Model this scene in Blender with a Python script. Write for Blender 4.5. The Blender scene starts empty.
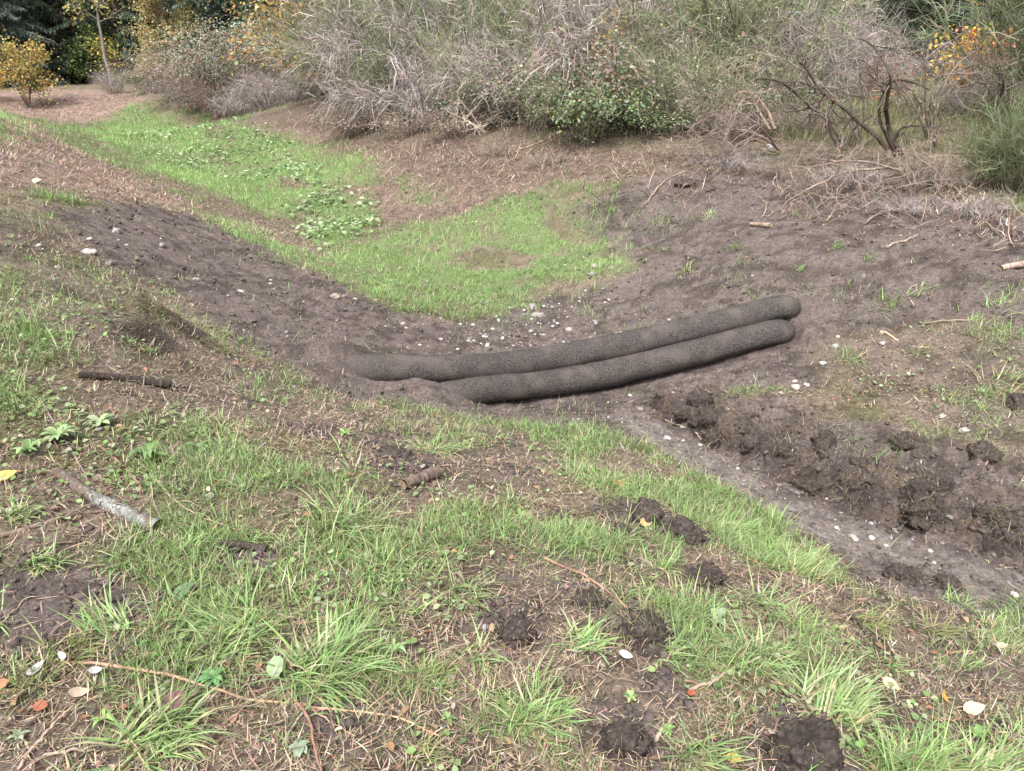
import bpy, math, random
import numpy as np
from mathutils import Vector, noise as mnoise

# ------------------------------------------------------------------ camera, sky, sun, exposure
SC = bpy.context.scene
COL = SC.collection
F = 740.0
PITCH = math.radians(23.5)
EYE = np.array([0.0, 0.0, 1.6])
cam_d = bpy.data.cameras.new('camera')
cam_d.sensor_width = 36.0
cam_d.lens = F / 1024 * 36.0
cam_d.clip_start = 0.05
cam_d.clip_end = 2000
cam = bpy.data.objects.new('camera', cam_d)
cam.location = EYE
cam.rotation_euler = (math.pi / 2 - PITCH, 0, 0)
COL.objects.link(cam)
SC.camera = cam

SUN_EL, SUN_AZ = math.radians(58), math.radians(200)      # azimuth measured clockwise from +Y
world = bpy.data.worlds.new('World')
SC.world = world
world.use_nodes = True
wn, wl = world.node_tree.nodes, world.node_tree.links
wn.clear()
sky = wn.new('ShaderNodeTexSky')
sky.sky_type = 'NISHITA'
sky.sun_disc = False
sky.sun_elevation = SUN_EL
sky.sun_rotation = SUN_AZ
sky.air_density = 1.0
sky.dust_density = 3.0
hs = wn.new('ShaderNodeHueSaturation')
hs.inputs['Saturation'].default_value = 0.22
bg = wn.new('ShaderNodeBackground')
bg.inputs['Strength'].default_value = 0.118
wo = wn.new('ShaderNodeOutputWorld')
wl.new(sky.outputs[0], hs.inputs['Color'])
wl.new(hs.outputs[0], bg.inputs[0])
wl.new(bg.outputs[0], wo.inputs[0])
sun_d = bpy.data.lights.new('sun', 'SUN')
sun_d.energy = 1.75
sun_d.angle = math.radians(15)
sun_d.color = (1.0, 0.975, 0.955)
sun = bpy.data.objects.new('sun', sun_d)
sdir = Vector((math.sin(SUN_AZ) * math.cos(SUN_EL), math.cos(SUN_AZ) * math.cos(SUN_EL), math.sin(SUN_EL)))
sun.rotation_euler = sdir.to_track_quat('Z', 'Y').to_euler()
COL.objects.link(sun)
vs = SC.view_settings
vs.view_transform = 'Standard'
vs.look = 'None'
vs.gamma = 1
vs.use_curve_mapping = False
vs.exposure = 1.57
SC.cycles.max_bounces = 6
SC.cycles.transparent_max_bounces = 4

rng = np.random.default_rng(7)
R = random.Random(11)

# ------------------------------------------------------------------ numpy noise
def _hash(ix, iy, seed):
    h = (ix.astype(np.int64) * 374761393 + iy.astype(np.int64) * 668265263 + seed * 974634777) & 0xffffffff
    h = ((h ^ (h >> 13)) * 1274126177) & 0xffffffff
    h = ((h ^ (h >> 16)) * 2246822519) & 0xffffffff
    return ((h ^ (h >> 15)) & 0xffffff) / float(0xffffff)

def vnoise(x, y, seed=0):
    x = np.asarray(x, float); y = np.asarray(y, float)
    ix, iy = np.floor(x), np.floor(y)
    fx, fy = x - ix, y - iy
    fx = fx * fx * fx * (fx * (fx * 6 - 15) + 10); fy = fy * fy * fy * (fy * (fy * 6 - 15) + 10)
    a, b = _hash(ix, iy, seed), _hash(ix + 1, iy, seed)
    c, d = _hash(ix, iy + 1, seed), _hash(ix + 1, iy + 1, seed)
    return (a + (b - a) * fx + (c - a) * fy + (a - b - c + d) * fx * fy) * 2 - 1

def fbm(x, y, octv=4, seed=0, gain=0.5):
    s = 0; a = 1; t = 0
    for k in range(octv):
        ca, sa = math.cos(0.6 + k), math.sin(0.6 + k)
        s = s + a * vnoise((x * ca - y * sa) * 2.03 ** k, (x * sa + y * ca) * 2.03 ** k, seed + k * 17)
        t += a; a *= gain
    return s / t

def sstep(a, b, x):
    t = np.clip((x - a) / (b - a), 0, 1)
    return t * t * (3 - 2 * t)

# ------------------------------------------------------------------ rays through the camera
CP, SP = math.cos(PITCH), math.sin(PITCH)
def ray(u, v):
    u = np.asarray(u, float); v = np.asarray(v, float)
    a, b = (u - 512) / F, (385.5 - v) / F
    return np.stack([a, CP + b * SP, -SP + b * CP], -1)

def pt_z(u, v, z):
    d = ray(u, v); t = (z - EYE[2]) / d[2]
    return EYE + d * t
def pt_y(u, v, y):
    d = ray(u, v); return EYE + d * (y / d[1])

# ------------------------------------------------------------------ terrain: surveyed heights, thin-plate surface
SURVEY = [pt_z(*p) for p in [
    (100,760,.03),(512,760,-.06),(900,760,-.22),(1000,650,-.46),(700,560,-.38),(500,560,-.2),(300,560,-.06),(100,560,.05),
    (0,480,.14),(200,450,-.04),(400,450,-.36),(560,450,-.62),(700,480,-.68),(850,560,-.72),(1000,600,-.74),
    (640,410,-.90),(800,490,-.85),(1000,570,-.82),
    (300,400,-.38),(340,365,-.70),(200,380,-.15),(100,380,.05),(0,380,.2),
    (150,330,-.03),(250,320,-.45),(200,260,-.32),(150,240,-.08),(50,240,.2),(0,200,.42),(0,150,.66),
    (450,270,-.85),(530,310,-.9),(345,215,-.79),(250,175,-.74),(170,140,-.67),(130,126,-.6),
    (420,200,-.5),(600,190,-.05),(600,230,-.45),(600,270,-.7),(600,310,-.85),
    (780,190,.1),(780,240,-.15),(780,290,-.4),(800,330,-.62),(760,370,-.8),(640,350,-.88),(480,390,-.95),(560,395,-1.0),
    (900,230,.0),(900,300,-.35),(900,360,-.6),(900,420,-.72),(1020,300,-.2),(1020,400,-.55),(1020,480,-.75)]]
SURVEY += [pt_y(*p) for p in [
    (0,118,12.0),(60,145,13.0),(110,172,12.0),(200,217,10.6),(300,252,9.3),(330,292,7.7),
    (250,115,24),(330,128,20),(400,145,15.5),(480,150,14),(600,150,12.8),(700,155,11.6),(780,150,11.2),(900,180,9.3),(1020,200,8.0),
    (900,130,11),(900,112,13),(150,100,33),(60,92,36),(0,93,36),(110,93,36.5),(20,110,32.5),(70,117,31.5)]]
SURVEY += [np.array(p, float) for p in [
    (-6,3,.5),(-9,9,.95),(-12,16,.95),(-20,26,.75),(-32,36,.5),(4,2.5,-.85),(6,2,-.8),(6.5,3.4,-.45),(8,6,.25),(12,9,.95),(0,-3,.15),(-4,-3,.35),(4,-3,-.5),
    (8,16,1.1),(3,18,1.0),(-2,22,.9),(-6,28,.85),(20,30,1.15),(-4,38,.75),(-30,60,.7),(0,60,.8),(30,60,1.1),(-60,60,.8),(60,60,1.1),(-60,0,.8),(60,0,.9),(0,-60,.4)]]
SURVEY = np.array(SURVEY)
_c = SURVEY[:, :2]
def _tps(d2):
    return 0.5 * d2 * np.log(d2 + 1e-9)
def _fit():
    n = len(_c)
    d2 = ((_c[:, None] - _c[None]) ** 2).sum(-1)
    K = _tps(d2) + np.eye(n) * 0.02
    P = np.concatenate([np.ones((n, 1)), _c], 1)
    A = np.block([[K, P], [P.T, np.zeros((3, 3))]])
    s = np.linalg.solve(A, np.concatenate([SURVEY[:, 2], np.zeros(3)]))
    return s[:n], s[n:]
_w, _a = _fit()
def base_z(x, y):
    x = np.asarray(x, float); y = np.asarray(y, float)
    rr = np.hypot(x, y)
    k = np.minimum(1, 58 / np.maximum(rr, 1e-6))              # flat beyond the surveyed land
    xs, ys = (x * k).ravel(), (y * k).ravel()
    out = np.empty(xs.shape)
    for i in range(0, len(xs), 40000):
        X, Y = xs[i:i+40000], ys[i:i+40000]
        d2 = (X[:, None] - _c[:, 0]) ** 2 + (Y[:, None] - _c[:, 1]) ** 2
        out[i:i+40000] = _tps(d2) @ _w + _a[0] + _a[1] * X + _a[2] * Y
    return out.reshape(x.shape)

def hit_fn(fn, u, v, tmax=90.0):
    u = np.atleast_1d(np.asarray(u, float)); v = np.atleast_1d(np.asarray(v, float))
    d = ray(u, v)
    ts = np.geomspace(0.8, tmax, 420)
    res = np.full(u.shape, tmax)
    P = EYE + d[:, None, :] * ts[None, :, None]
    g = P[..., 2] - fn(P[..., 0], P[..., 1])
    for i in range(len(u)):
        j = np.nonzero(g[i] < 0)[0]
        if len(j):
            j = j[0]
            if j == 0: res[i] = ts[0]; continue
            a, b = g[i, j-1], g[i, j]
            res[i] = ts[j-1] + (ts[j] - ts[j-1]) * a / (a - b)
    return EYE + d * res[:, None]

def poly_dist(px, py, pts, closed=False):
    """distance to a polyline, sign (left of travel = +), position along it 0..1"""
    pts = np.asarray(pts, float)
    n = len(pts)
    segs = [(i, (i + 1) % n) for i in range(n if closed else n - 1)]
    best = np.full(px.shape, 1e9); sg = np.zeros(px.shape); al = np.zeros(px.shape)
    for k, (i, j) in enumerate(segs):
        ax, ay = pts[i][:2]; bx, by = pts[j][:2]
        dx, dy = bx - ax, by - ay
        t = np.clip(((px - ax) * dx + (py - ay) * dy) / (dx * dx + dy * dy + 1e-12), 0, 1)
        d = np.hypot(px - ax - t * dx, py - ay - t * dy)
        m = d < best
        best = np.where(m, d, best)
        sg = np.where(m, np.sign(dx * (py - ay) - dy * (px - ax)), sg)
        al = np.where(m, (k + t) / len(segs), al)
    return best, sg, al

def poly_sd(px, py, pts):
    """signed distance to a closed outline, + inside"""
    pts = np.asarray(pts, float)
    d, _, _ = poly_dist(px, py, pts, True)
    ins = np.zeros(px.shape, bool)
    n = len(pts)
    for i in range(n):
        x1, y1 = pts[i][:2]; x2, y2 = pts[(i + 1) % n][:2]
        c = ((y1 > py) != (y2 > py)) & (px < (x2 - x1) * (py - y1) / (y2 - y1 + 1e-12) + x1)
        ins ^= c
    return np.where(ins, d, -d)

def world_poly(uv):
    uv = np.array(uv, float)
    return hit_fn(base_z, uv[:, 0], uv[:, 1])

# socks: axes found from where they lie on the swale floor
SOCK_R = 0.122
_lo_uv = np.array([(425,388),(470,389),(520,387),(560,382),(605,375),(650,364),(700,352),(750,338),(780,330),(796,325)], float)
_lo_hit = hit_fn(base_z, _lo_uv[:, 0], _lo_uv[:, 1] + 10)
LOWER = np.array([pt_y(u, v, h[1] + .05) for (u, v), h in zip(_lo_uv, _lo_hit)])
_up_uv = np.array([(333,357),(365,361),(400,365),(450,369),(500,367),(560,358),(620,346),(680,333),(740,318),(780,307),(801,301)], float)
def _ylow(u):
    return np.interp(u, _lo_uv[:, 0], LOWER[:, 1])
UPPER = np.array([pt_y(u, v, _ylow(u) + .18 - max(0, 425 - u) * .0006) for u, v in _up_uv])

RUT = world_poly([(640,394),(690,424),(740,450),(800,474),(850,499),(905,522),(965,536),(1030,562),(1120,606)])
TRACK = world_poly([(600,415),(690,445),(760,480),(850,520),(940,550),(1040,590),(1120,640)])
MOUND = world_poly([(150,340)])[0]
PIT = world_poly([(95,298)])[0]
HOLLOW = world_poly([(155,352)])[0]

def zones(x, y):
    """how much of each ground cover is at a place"""
    wx = x + .16 * fbm(x * 2.3, y * 2.3, 3, 5) + .05 * fbm(x * 11, y * 11, 2, 9)
    wy = y + .16 * fbm(x * 2.3, y * 2.3, 3, 55) + .05 * fbm(x * 11, y * 11, 2, 99)
    far = 1 + np.hypot(x, y) * .03
    z = {}
    for k, (polys, w) in ZP.items():
        m = np.zeros(x.shape)
        for p in polys:
            m = np.maximum(m, sstep(-w, w, poly_sd(wx, wy, p) / far))
        z[k] = m
    z['green'] = np.maximum(z['green'] * (1 - .8 * z['hole']), .62 * z['thin'])
    return z

ZP = {
 'green': ([world_poly(p) for p in [
    [(318,258),(345,243),(400,226),(460,214),(500,195),(545,190),(575,205),(570,225),(600,235),(640,262),(600,276),(560,280),(545,283),(525,296),(515,312),(470,306),(420,302),(365,294),(330,275)],
    [(62,128),(118,112),(136,101),(150,108),(175,118),(240,128),(300,133),(360,148),(388,172),(372,190),(335,188),(318,206),(290,222),(240,205),(180,182),(120,158)],
    [(296,200),(322,186),(372,200),(386,222),(350,246),(322,256),(300,236)],
    [(185,205),(240,222),(320,258),(335,275),(290,262),(220,235)],
    [(-60,112),(0,112),(28,128),(20,142),(-60,150)]]], .42),
 'soil': ([world_poly(p) for p in [
    [(68,216),(125,202),(190,214),(260,245),(330,280),(400,312),(480,322),(530,300),(640,270),(600,235),(575,215),(590,198),(640,182),(720,170),(800,172),(900,190),(1060,225),(1080,330),(960,322),(870,335),(820,350),(830,395),(740,390),(640,416),(560,428),(450,416),(350,396),(295,368),(235,335),(170,290),(110,262)],
    [(560,412),(650,395),(800,405),(900,440),(1100,480),(1200,680),(1024,632),(930,604),(820,556),(760,512),(690,468),(610,430)]]], .14),
 'needle': ([world_poly(p) for p in [
    [(-40,120),(10,118),(60,143),(120,172),(190,202),(290,240),(310,250),(250,238),(190,214),(120,200),(40,190),(-60,190)],
    [(235,140),(300,118),(400,140),(560,150),(720,160),(640,180),(560,185),(500,205),(440,222),(385,228),(340,196),(380,178),(300,138)],
    [(-10,92),(112,90),(150,102),(120,112),(60,124),(-10,108)]]], .2),
 'clover': ([world_poly(p) for p in [
    [(296,205),(322,190),(372,205),(380,222),(345,240),(322,250),(300,232)],
    [(95,132),(180,128),(300,150),(330,190),(250,180),(150,160)]]], .2),
 'hole': ([world_poly(p) for p in [[(452,252),(478,246),(512,250),(540,258),(520,268),(492,272),(462,268)],[(535,206),(560,212),(590,240),(560,240)],[(395,286),(430,282),(450,292),(420,298)],[(430,206),(460,200),(475,210),(445,216)],[(196,128),(230,134),(240,142),(206,140)],[(270,176),(300,180),(310,190),(280,188)]]], .10),
 'thin': ([world_poly(p) for p in [[(500,196),(560,178),(620,180),(640,205),(648,240),(640,268),(575,285),(545,262),(560,230),(520,215)],[(380,165),(420,175),(470,200),(440,214),(390,205)],[(300,132),(350,138),(395,165),(385,182),(330,150)]]], .25),
 'track': ([world_poly(p) for p in [[(600,412),(640,402),(700,440),(790,488),(870,522),(960,550),(1060,585),(1160,660),(1030,628),(930,600),(840,556),(760,509),(680,463)]]], .08),
 'sparse': ([world_poly(p) for p in [
    [(820,345),(900,330),(1060,320),(1080,480),(960,440),(860,395)],
    [(30,215),(70,205),(160,285),(230,330),(330,385),(440,420),(560,440),(560,470),(420,500),(380,450),(240,420),(120,400),(40,340),(0,260),(-40,220)],
    [(0,570),(110,580),(180,640),(70,690),(-40,660)],
    [(-40,690),(70,660),(180,740),(200,830),(-60,830)],
    [(230,745),(330,690),(470,700),(470,830),(230,830)],
    [(500,540),(640,560),(600,640),(500,650),(440,600)],
    [(0,520),(60,510),(120,560),(20,580)],
    [(880,590),(1060,600),(1060,700),(960,690)]]], .14),
}

SOIL_PATCH = [world_poly([c])[0] for c in [(645,520),(684,534),(704,580),(646,636),(806,760),(662,690),(250,560),(330,720),(400,465),(515,470),(380,440),(70,610),(640,520),(515,628),(625,735),(590,598),(905,575),(860,575),(30,590),(310,430)]]
SOIL_PATCH_R = [.82 * q for q in [.15,.16,.11,.15,.22,.1,.12,.1,.3,.16,.2,.28,.25,.14,.16,.14,.22,.15,.2,.18]]

def ground_z(x, y, micro=True):
    x = np.asarray(x, float); y = np.asarray(y, float)
    z = base_z(x, y)
    # silt banked against the upstream side of the socks, hollow on the downstream side
    px, py = x, y
    dl, sl, al = poly_dist(px, py, LOWER)
    zl = np.interp(al, np.linspace(0, 1, len(LOWER)), LOWER[:, 2])
    du, su, au = poly_dist(px, py, UPPER)
    zu = np.interp(au, np.linspace(0, 1, len(UPPER)), UPPER[:, 2])
    up = su > 0
    wl_ = np.exp(-(dl / .42) ** 2)
    wu = np.exp(-(du / .55) ** 2) * sstep(-.12, .05, np.where(up, du, -du))
    endl = sstep(.17, .0, al); endu = sstep(.2, .0, au)     # soil lies over the left ends
    z = z * (1 - wl_) + (zl - SOCK_R * .92 + 1.4 * SOCK_R * endl + 1.0 * SOCK_R * sstep(.955, 1.0, al)) * wl_
    z = z * (1 - wu) + (zu - .03 + .15 * endu) * wu
    wf = np.exp(-(du / .3) ** 2) * (1 - sstep(-.12, .05, np.where(up, du, -du))) * endu
    z = z * (1 - wf) + np.maximum(z, zu + .17 * endu - .10) * wf
    # rut cut by a machine, soil thrown up on its far side
    d, s, a = poly_dist(px, py, RUT)
    sd = d * s
    env = sstep(0, .08, a) * sstep(1.0, .9, a)
    rough = fbm(x * 6, y * 6, 3, 31)
    z = z + env * (.095 * sstep(-.02, .045, sd + .05 * rough) * np.exp(-(np.maximum(sd, 0) / .55) ** 2) * (1 + .9 * rough))
    z = z - env * .06 * np.exp(-((sd + .06) / .09) ** 2)
    bank = env * sstep(-.02, .06, sd) * np.exp(-(np.maximum(sd, 0) / .75) ** 2)
    # dug turf on the near bank
    for c, r, h in ((MOUND, .40, .17), (PIT, .15, -.17), (HOLLOW, .14, -.12)):
        q = np.hypot(x - c[0], y - c[1])
        z = z + h * np.exp(-(q / r) ** 2) * (1 + .4 * fbm(x * 5, y * 5, 3, 77))
    z = z + .035 * fbm(x * .9, y * .9, 3, 3)
    if micro:
        Z = zones(x, y)
        so = np.clip(Z['soil'], 0, 1) * (1 - .6 * Z['track'])
        rg = 1 - np.abs(fbm(x * 8, y * 8, 4, 21))
        nearw = np.exp(-(np.minimum(dl, du) / .16) ** 2)
        lump = sstep(-.1, .45, fbm(x * 1.3, y * 1.3, 3, 45))
        z = z + (.009 + .026 * so * lump + .006 * so + .03 * bank) * fbm(x * 6.3, y * 6.3, 5, 41, .62) * (1 - .75 * nearw)
        z = z - .03 * so * sstep(.42, .6, fbm(x * 3.4, y * 2.7, 2, 47)) * (1 - nearw)
        z = z + (.012 + .006 * so + .03 * bank) * (fbm(x * 26, y * 26, 3, 61, .6)) * (1 - .6 * nearw)
        z = z - .035 * bank * (rg > .93)
    return z

def hit(u, v):
    p = hit_fn(lambda a, b: ground_z(a, b, False), u, v)
    p[:, 2] = ground_z(p[:, 0], p[:, 1])
    return p
def hit1(u, v):
    return hit([u], [v])[0]
def at(u, Y):
    """ground point at picture column u and distance Y"""
    z = .3
    for _ in range(3):
        x = (u - 512) / F * (Y * CP + (1.6 - z) * SP)
        z = float(ground_z(np.array([x]), np.array([Y]))[0])
    return np.array([x, Y, z])
def pxm(p):
    """metres per pixel at a point"""
    return (p[1] * CP - (p[2] - 1.6) * SP) / F

# ------------------------------------------------------------------ mesh collector
class Geo:
    def __init__(s): s.V = []; s.Fq = []; s.Ft = []; s.C = []; s.n = 0
    def add(s, v, f, c):
        v = np.asarray(v, float).reshape(-1, 3); f = np.asarray(f, int)
        c = np.asarray(c, float)
        if c.ndim == 1: c = np.broadcast_to(c, (len(v), 3))
        s.V.append(v); s.C.append(c)
        (s.Fq if f.shape[1] == 4 else s.Ft).append(f + s.n)
        s.n += len(v)
        return s
    def strips(s, P, W, side, c):
        """P (N,S,3) spines, W (N,S) half widths, side (N,3), c (N,3) or (N,S,3)"""
        N, S = P.shape[:2]
        if side.ndim == 2: side = side[:, None, :]
        L = P - side * W[..., None]; Rr = P + side * W[..., None]
        v = np.stack([L, Rr], 2).reshape(-1, 3)
        b = (np.arange(N) * S * 2)[:, None]
        k = np.arange(S - 1)[None, :] * 2
        q = np.stack([b + k, b + k + 1, b + k + 3, b + k + 2], -1).reshape(-1, 4)
        if c.ndim == 2: c = np.repeat(c[:, None, :], S, 1)
        return s.add(v, q, np.repeat(c[:, :, None, :], 2, 2).reshape(-1, 3))
    def leaves(s, p, d, nrm, ln, wd, c, fold=.25):
        """diamond leaves folded along the midrib"""
        N = len(p)
        sd = np.cross(d, nrm); sd /= np.linalg.norm(sd, axis=1, keepdims=True) + 1e-9
        up = np.cross(sd, d)
        ln = ln[:, None]; wd = wd[:, None]
        a = p; t = p + d * ln
        m1 = p + d * ln * .32; m2 = p + d * ln * .68
        v = np.stack([a, m1 + sd * wd * .9 + up * wd * fold, m2 + sd * wd * .75 + up * wd * fold, t,
                      m2 - sd * wd * .75 + up * wd * fold, m1 - sd * wd * .9 + up * wd * fold], 1).reshape(-1, 3)
        b = (np.arange(N) * 6)[:, None]
        q = np.concatenate([b + np.array([[0, 1, 2, 3]]), b + np.array([[0, 3, 4, 5]])], 0)
        return s.add(v, q, np.repeat(c[:, None, :], 6, 1).reshape(-1, 3))
    def tube(s, pts, rad, c, n=7, cap=True, wob=0.0, seed=0):
        pts = np.asarray(pts, float); m = len(pts)
        rad = np.broadcast_to(np.asarray(rad, float), (m,))
        T = np.gradient(pts, axis=0); T /= np.linalg.norm(T, axis=1, keepdims=True) + 1e-9
        ref = np.array([0, 0, 1.0]) if abs(T[0, 2]) < .9 else np.array([1.0, 0, 0])
        A = np.cross(T, ref); A /= np.linalg.norm(A, axis=1, keepdims=True) + 1e-9
        B = np.cross(A, T)
        th = np.linspace(0, 2 * math.pi, n, endpoint=False)
        rr = rad[:, None] * np.ones(n)
        if wob:
            rs = np.random.default_rng(seed)
            rr = rr * (1 + wob * (rs.random((m, n)) - .5) + wob * .8 * (rs.random((1, n)) - .5))
        v = pts[:, None] + rr[..., None] * (A[:, None] * np.cos(th)[None, :, None] + B[:, None] * np.sin(th)[None, :, None])
        i = np.arange(m - 1)[:, None] * n; j = np.arange(n)[None]
        j2 = (j + 1) % n
        q = np.stack([i + j, i + j2, i + n + j2, i + n + j], -1).reshape(-1, 4)
        c = np.asarray(c, float)
        if c.ndim == 2: c = np.repeat(c, n, 0)
        s.add(v.reshape(-1, 3), q, c)
        if cap:
            cc = c[-1] if c.ndim == 2 else c
            c0 = c[0] if c.ndim == 2 else c
            for ring, ctr, co in ((v[0][::-1], pts[0], c0), (v[-1], pts[-1], cc)):
                s.add(np.concatenate([ring, ctr[None]]), np.array([[k, (k + 1) % n, n] for k in range(n)]), co)
        return s
    def build(s, name, mat, parent=None, loc=None, smooth=True):
        me = bpy.data.meshes.new(name)
        V = np.concatenate(s.V) if s.V else np.zeros((0, 3))
        nq = sum(len(f) for f in s.Fq); nt = sum(len(f) for f in s.Ft)
        me.vertices.add(len(V))
        me.vertices.foreach_set('co', V.astype(np.float32).ravel())
        li = []
        if nq: li.append(np.concatenate(s.Fq).ravel())
        if nt: li.append(np.concatenate(s.Ft).ravel())
        li = np.concatenate(li)
        me.loops.add(len(li))
        me.loops.foreach_set('vertex_index', li.astype(np.int32))
        me.polygons.add(nq + nt)
        st = np.concatenate([np.arange(nq) * 4, nq * 4 + np.arange(nt) * 3])
        me.polygons.foreach_set('loop_start', st.astype(np.int32))
        if smooth: me.polygons.foreach_set('use_smooth', np.ones(nq + nt, bool))
        at_ = me.color_attributes.new('Col', 'FLOAT_COLOR', 'POINT')
        C = np.concatenate(s.C)
        at_.data.foreach_set('color', np.concatenate([C, np.ones((len(C), 1))], 1).astype(np.float32).ravel())
        me.update(calc_edges=True)
        me.materials.append(mat)
        o = bpy.data.objects.new(name, me)
        COL.objects.link(o)
        if parent: o.parent = parent
        if loc is not None: o.location = loc
        return o

def tag(o, label=None, cat=None, group=None, kind=None):
    if label: o['label'] = label
    if cat: o['category'] = cat
    if group: o['group'] = group
    if kind: o['kind'] = kind
    return o
def thing(name, label, cat, loc, group=None, rz=0.0):
    o = bpy.data.objects.new(name, None)
    o.empty_display_size = .1
    COL.objects.link(o)
    o.location = loc; o.rotation_euler = (0, 0, rz)
    return tag(o, label, cat, group)
def copy_tree(root, label, loc, rz=0, sc=(1, 1, 1), group=None):
    r = root.copy(); COL.objects.link(r)
    r.location = loc; r.rotation_euler = (0, 0, rz); r.scale = sc
    r['label'] = label
    if group: r['group'] = group
    for ch in root.children:
        c = ch.copy(); COL.objects.link(c); c.parent = r
        for g in ch.children:
            d = g.copy(); COL.objects.link(d); d.parent = c
    return r

# ------------------------------------------------------------------ materials (colour held per point, broken up by noise)
def material(name, rough=.9, trans=0.0, var=.35, vscale=30.0, bump=0.0, bscale=60.0, spec=.2, speck=None, detail=6.0):
    m = bpy.data.materials.new(name); m.use_nodes = True
    n, l = m.node_tree.nodes, m.node_tree.links
    n.clear()
    out = n.new('ShaderNodeOutputMaterial')
    at_ = n.new('ShaderNodeAttribute'); at_.attribute_name = 'Col'
    tc = n.new('ShaderNodeTexCoord')
    nz = n.new('ShaderNodeTexNoise'); nz.inputs['Scale'].default_value = vscale; nz.inputs['Detail'].default_value = detail
    nz.inputs['Roughness'].default_value = .65
    l.new(tc.outputs['Object'], nz.inputs['Vector'])
    mr = n.new('ShaderNodeMapRange')
    mr.inputs['From Min'].default_value = .3; mr.inputs['From Max'].default_value = .7
    mr.inputs['To Min'].default_value = 1 - var; mr.inputs['To Max'].default_value = 1 + var
    l.new(nz.outputs['Fac'], mr.inputs['Value'])
    mx = n.new('ShaderNodeVectorMath'); mx.operation = 'SCALE'
    l.new(at_.outputs['Color'], mx.inputs[0]); l.new(mr.outputs[0], mx.inputs['Scale'])
    colour = mx.outputs[0]
    if speck:
        for sc_, lo, hi, colr, amt in speck:
            vz = n.new('ShaderNodeTexNoise'); vz.inputs['Scale'].default_value = sc_; vz.inputs['Detail'].default_value = 3
            l.new(tc.outputs['Object'], vz.inputs['Vector'])
            r2 = n.new('ShaderNodeMapRange'); r2.inputs['From Min'].default_value = lo; r2.inputs['From Max'].default_value = hi
            r2.inputs['To Max'].default_value = amt
            l.new(vz.outputs['Fac'], r2.inputs['Value'])
            mm = n.new('ShaderNodeMix'); mm.data_type = 'RGBA'
            mm.inputs['B'].default_value = (*colr, 1)
            l.new(r2.outputs[0], mm.inputs['Factor']); l.new(colour, mm.inputs['A'])
            colour = mm.outputs['Result']
    bs = n.new('ShaderNodeBsdfPrincipled')
    bs.inputs['Roughness'].default_value = rough
    bs.inputs['Specular IOR Level'].default_value = spec
    l.new(colour, bs.inputs['Base Color'])
    if bump:
        bz = n.new('ShaderNodeTexNoise'); bz.inputs['Scale'].default_value = bscale; bz.inputs['Detail'].default_value = 8
        bz.inputs['Roughness'].default_value = .7
        l.new(tc.outputs['Object'], bz.inputs['Vector'])
        bp = n.new('ShaderNodeBump'); bp.inputs['Strength'].default_value = 1.0; bp.inputs['Distance'].default_value = bump
        l.new(bz.outputs['Fac'], bp.inputs['Height'])
        l.new(bp.outputs[0], bs.inputs['Normal'])
    if trans:
        tr = n.new('ShaderNodeBsdfTranslucent')
        l.new(colour, tr.inputs['Color'])
        ms = n.new('ShaderNodeMixShader'); ms.inputs[0].default_value = trans
        l.new(bs.outputs[0], ms.inputs[1]); l.new(tr.outputs[0], ms.inputs[2])
        l.new(ms.outputs[0], out.inputs['Surface'])
    else:
        l.new(bs.outputs[0], out.inputs['Surface'])
    return m

M_GROUND = material('ground', .95, 0, .5, 42, .018, 85, .15, detail=10,
                    speck=[(150, .60, .72, (.30, .24, .18), .45), (95, .64, .70, (.035, .027, .024), .5), (260, .68, .74, (.5, .46, .42), .5)])
M_GRASS = material('grass_blade', .55, .32, .2, 20, spec=.35)
M_DRY = material('dry_grass', .8, .15, .25, 20)
M_LEAF = material('leaf', .6, .3, .2, 14, spec=.3)
M_TWIG = material('twig', .85, 0, .3, 12)
M_BARK = material('bark', .9, 0, .4, 25, .01, 60)
M_SOIL = material('clod_soil', .95, 0, .55, 55, .022, 120, .12, speck=[(120, .62, .72, (.26, .2, .15), .4)])
M_CRUMB = material('soil_crumb', .95, 0, .3, 60, 0, spec=.12)
M_STONE = material('stone', .75, 0, .22, 30, .004, 60, .3)
M_NEEDLE = material('conifer_needles', .7, .12, .3, 3)

def rot2(a): return np.cos(a), np.sin(a)
def jit(c, n, amt, r=rng):
    """n colours about c, each a little lighter or darker and a little off in hue"""
    c = np.asarray(c, float)
    return np.clip(c[None] * (1 + amt * r.standard_normal((n, 1))) * (1 + amt * .35 * r.standard_normal((n, 3))), .004, .95)
def pick(cols, probs, n, amt, r=rng):
    i = r.choice(len(cols), n, p=np.array(probs) / np.sum(probs))
    c = np.array(cols)[i]
    return np.clip(c * (1 + amt * r.standard_normal((n, 1))) * (1 + amt * .35 * r.standard_normal((n, 3))), .004, .95)

def blade_spines(base, h, head, lean, curl, S=4):
    """curved spines: lean from vertical at the root, more by curl at the tip"""
    N = len(base)
    t = np.linspace(0, 1, S)
    P = np.zeros((N, S, 3)); P[:, 0] = base
    hx, hy = rot2(head)
    for k in range(1, S):
        th = lean + curl * (t[k] + t[k-1]) / 2
        st = h / (S - 1)
        P[:, k, 0] = P[:, k-1, 0] + np.sin(th) * hx * st
        P[:, k, 1] = P[:, k-1, 1] + np.sin(th) * hy * st
        P[:, k, 2] = P[:, k-1, 2] + np.cos(th) * st
    side = np.stack([-hy, hx, np.zeros(N)], -1)
    return P, side
def taper(w, S, p=1.3):
    t = np.linspace(0, 1, S)
    return w[:, None] * np.maximum(1 - t ** p, .06)[None] * np.minimum(1, .55 + t * 2)[None]

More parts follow.
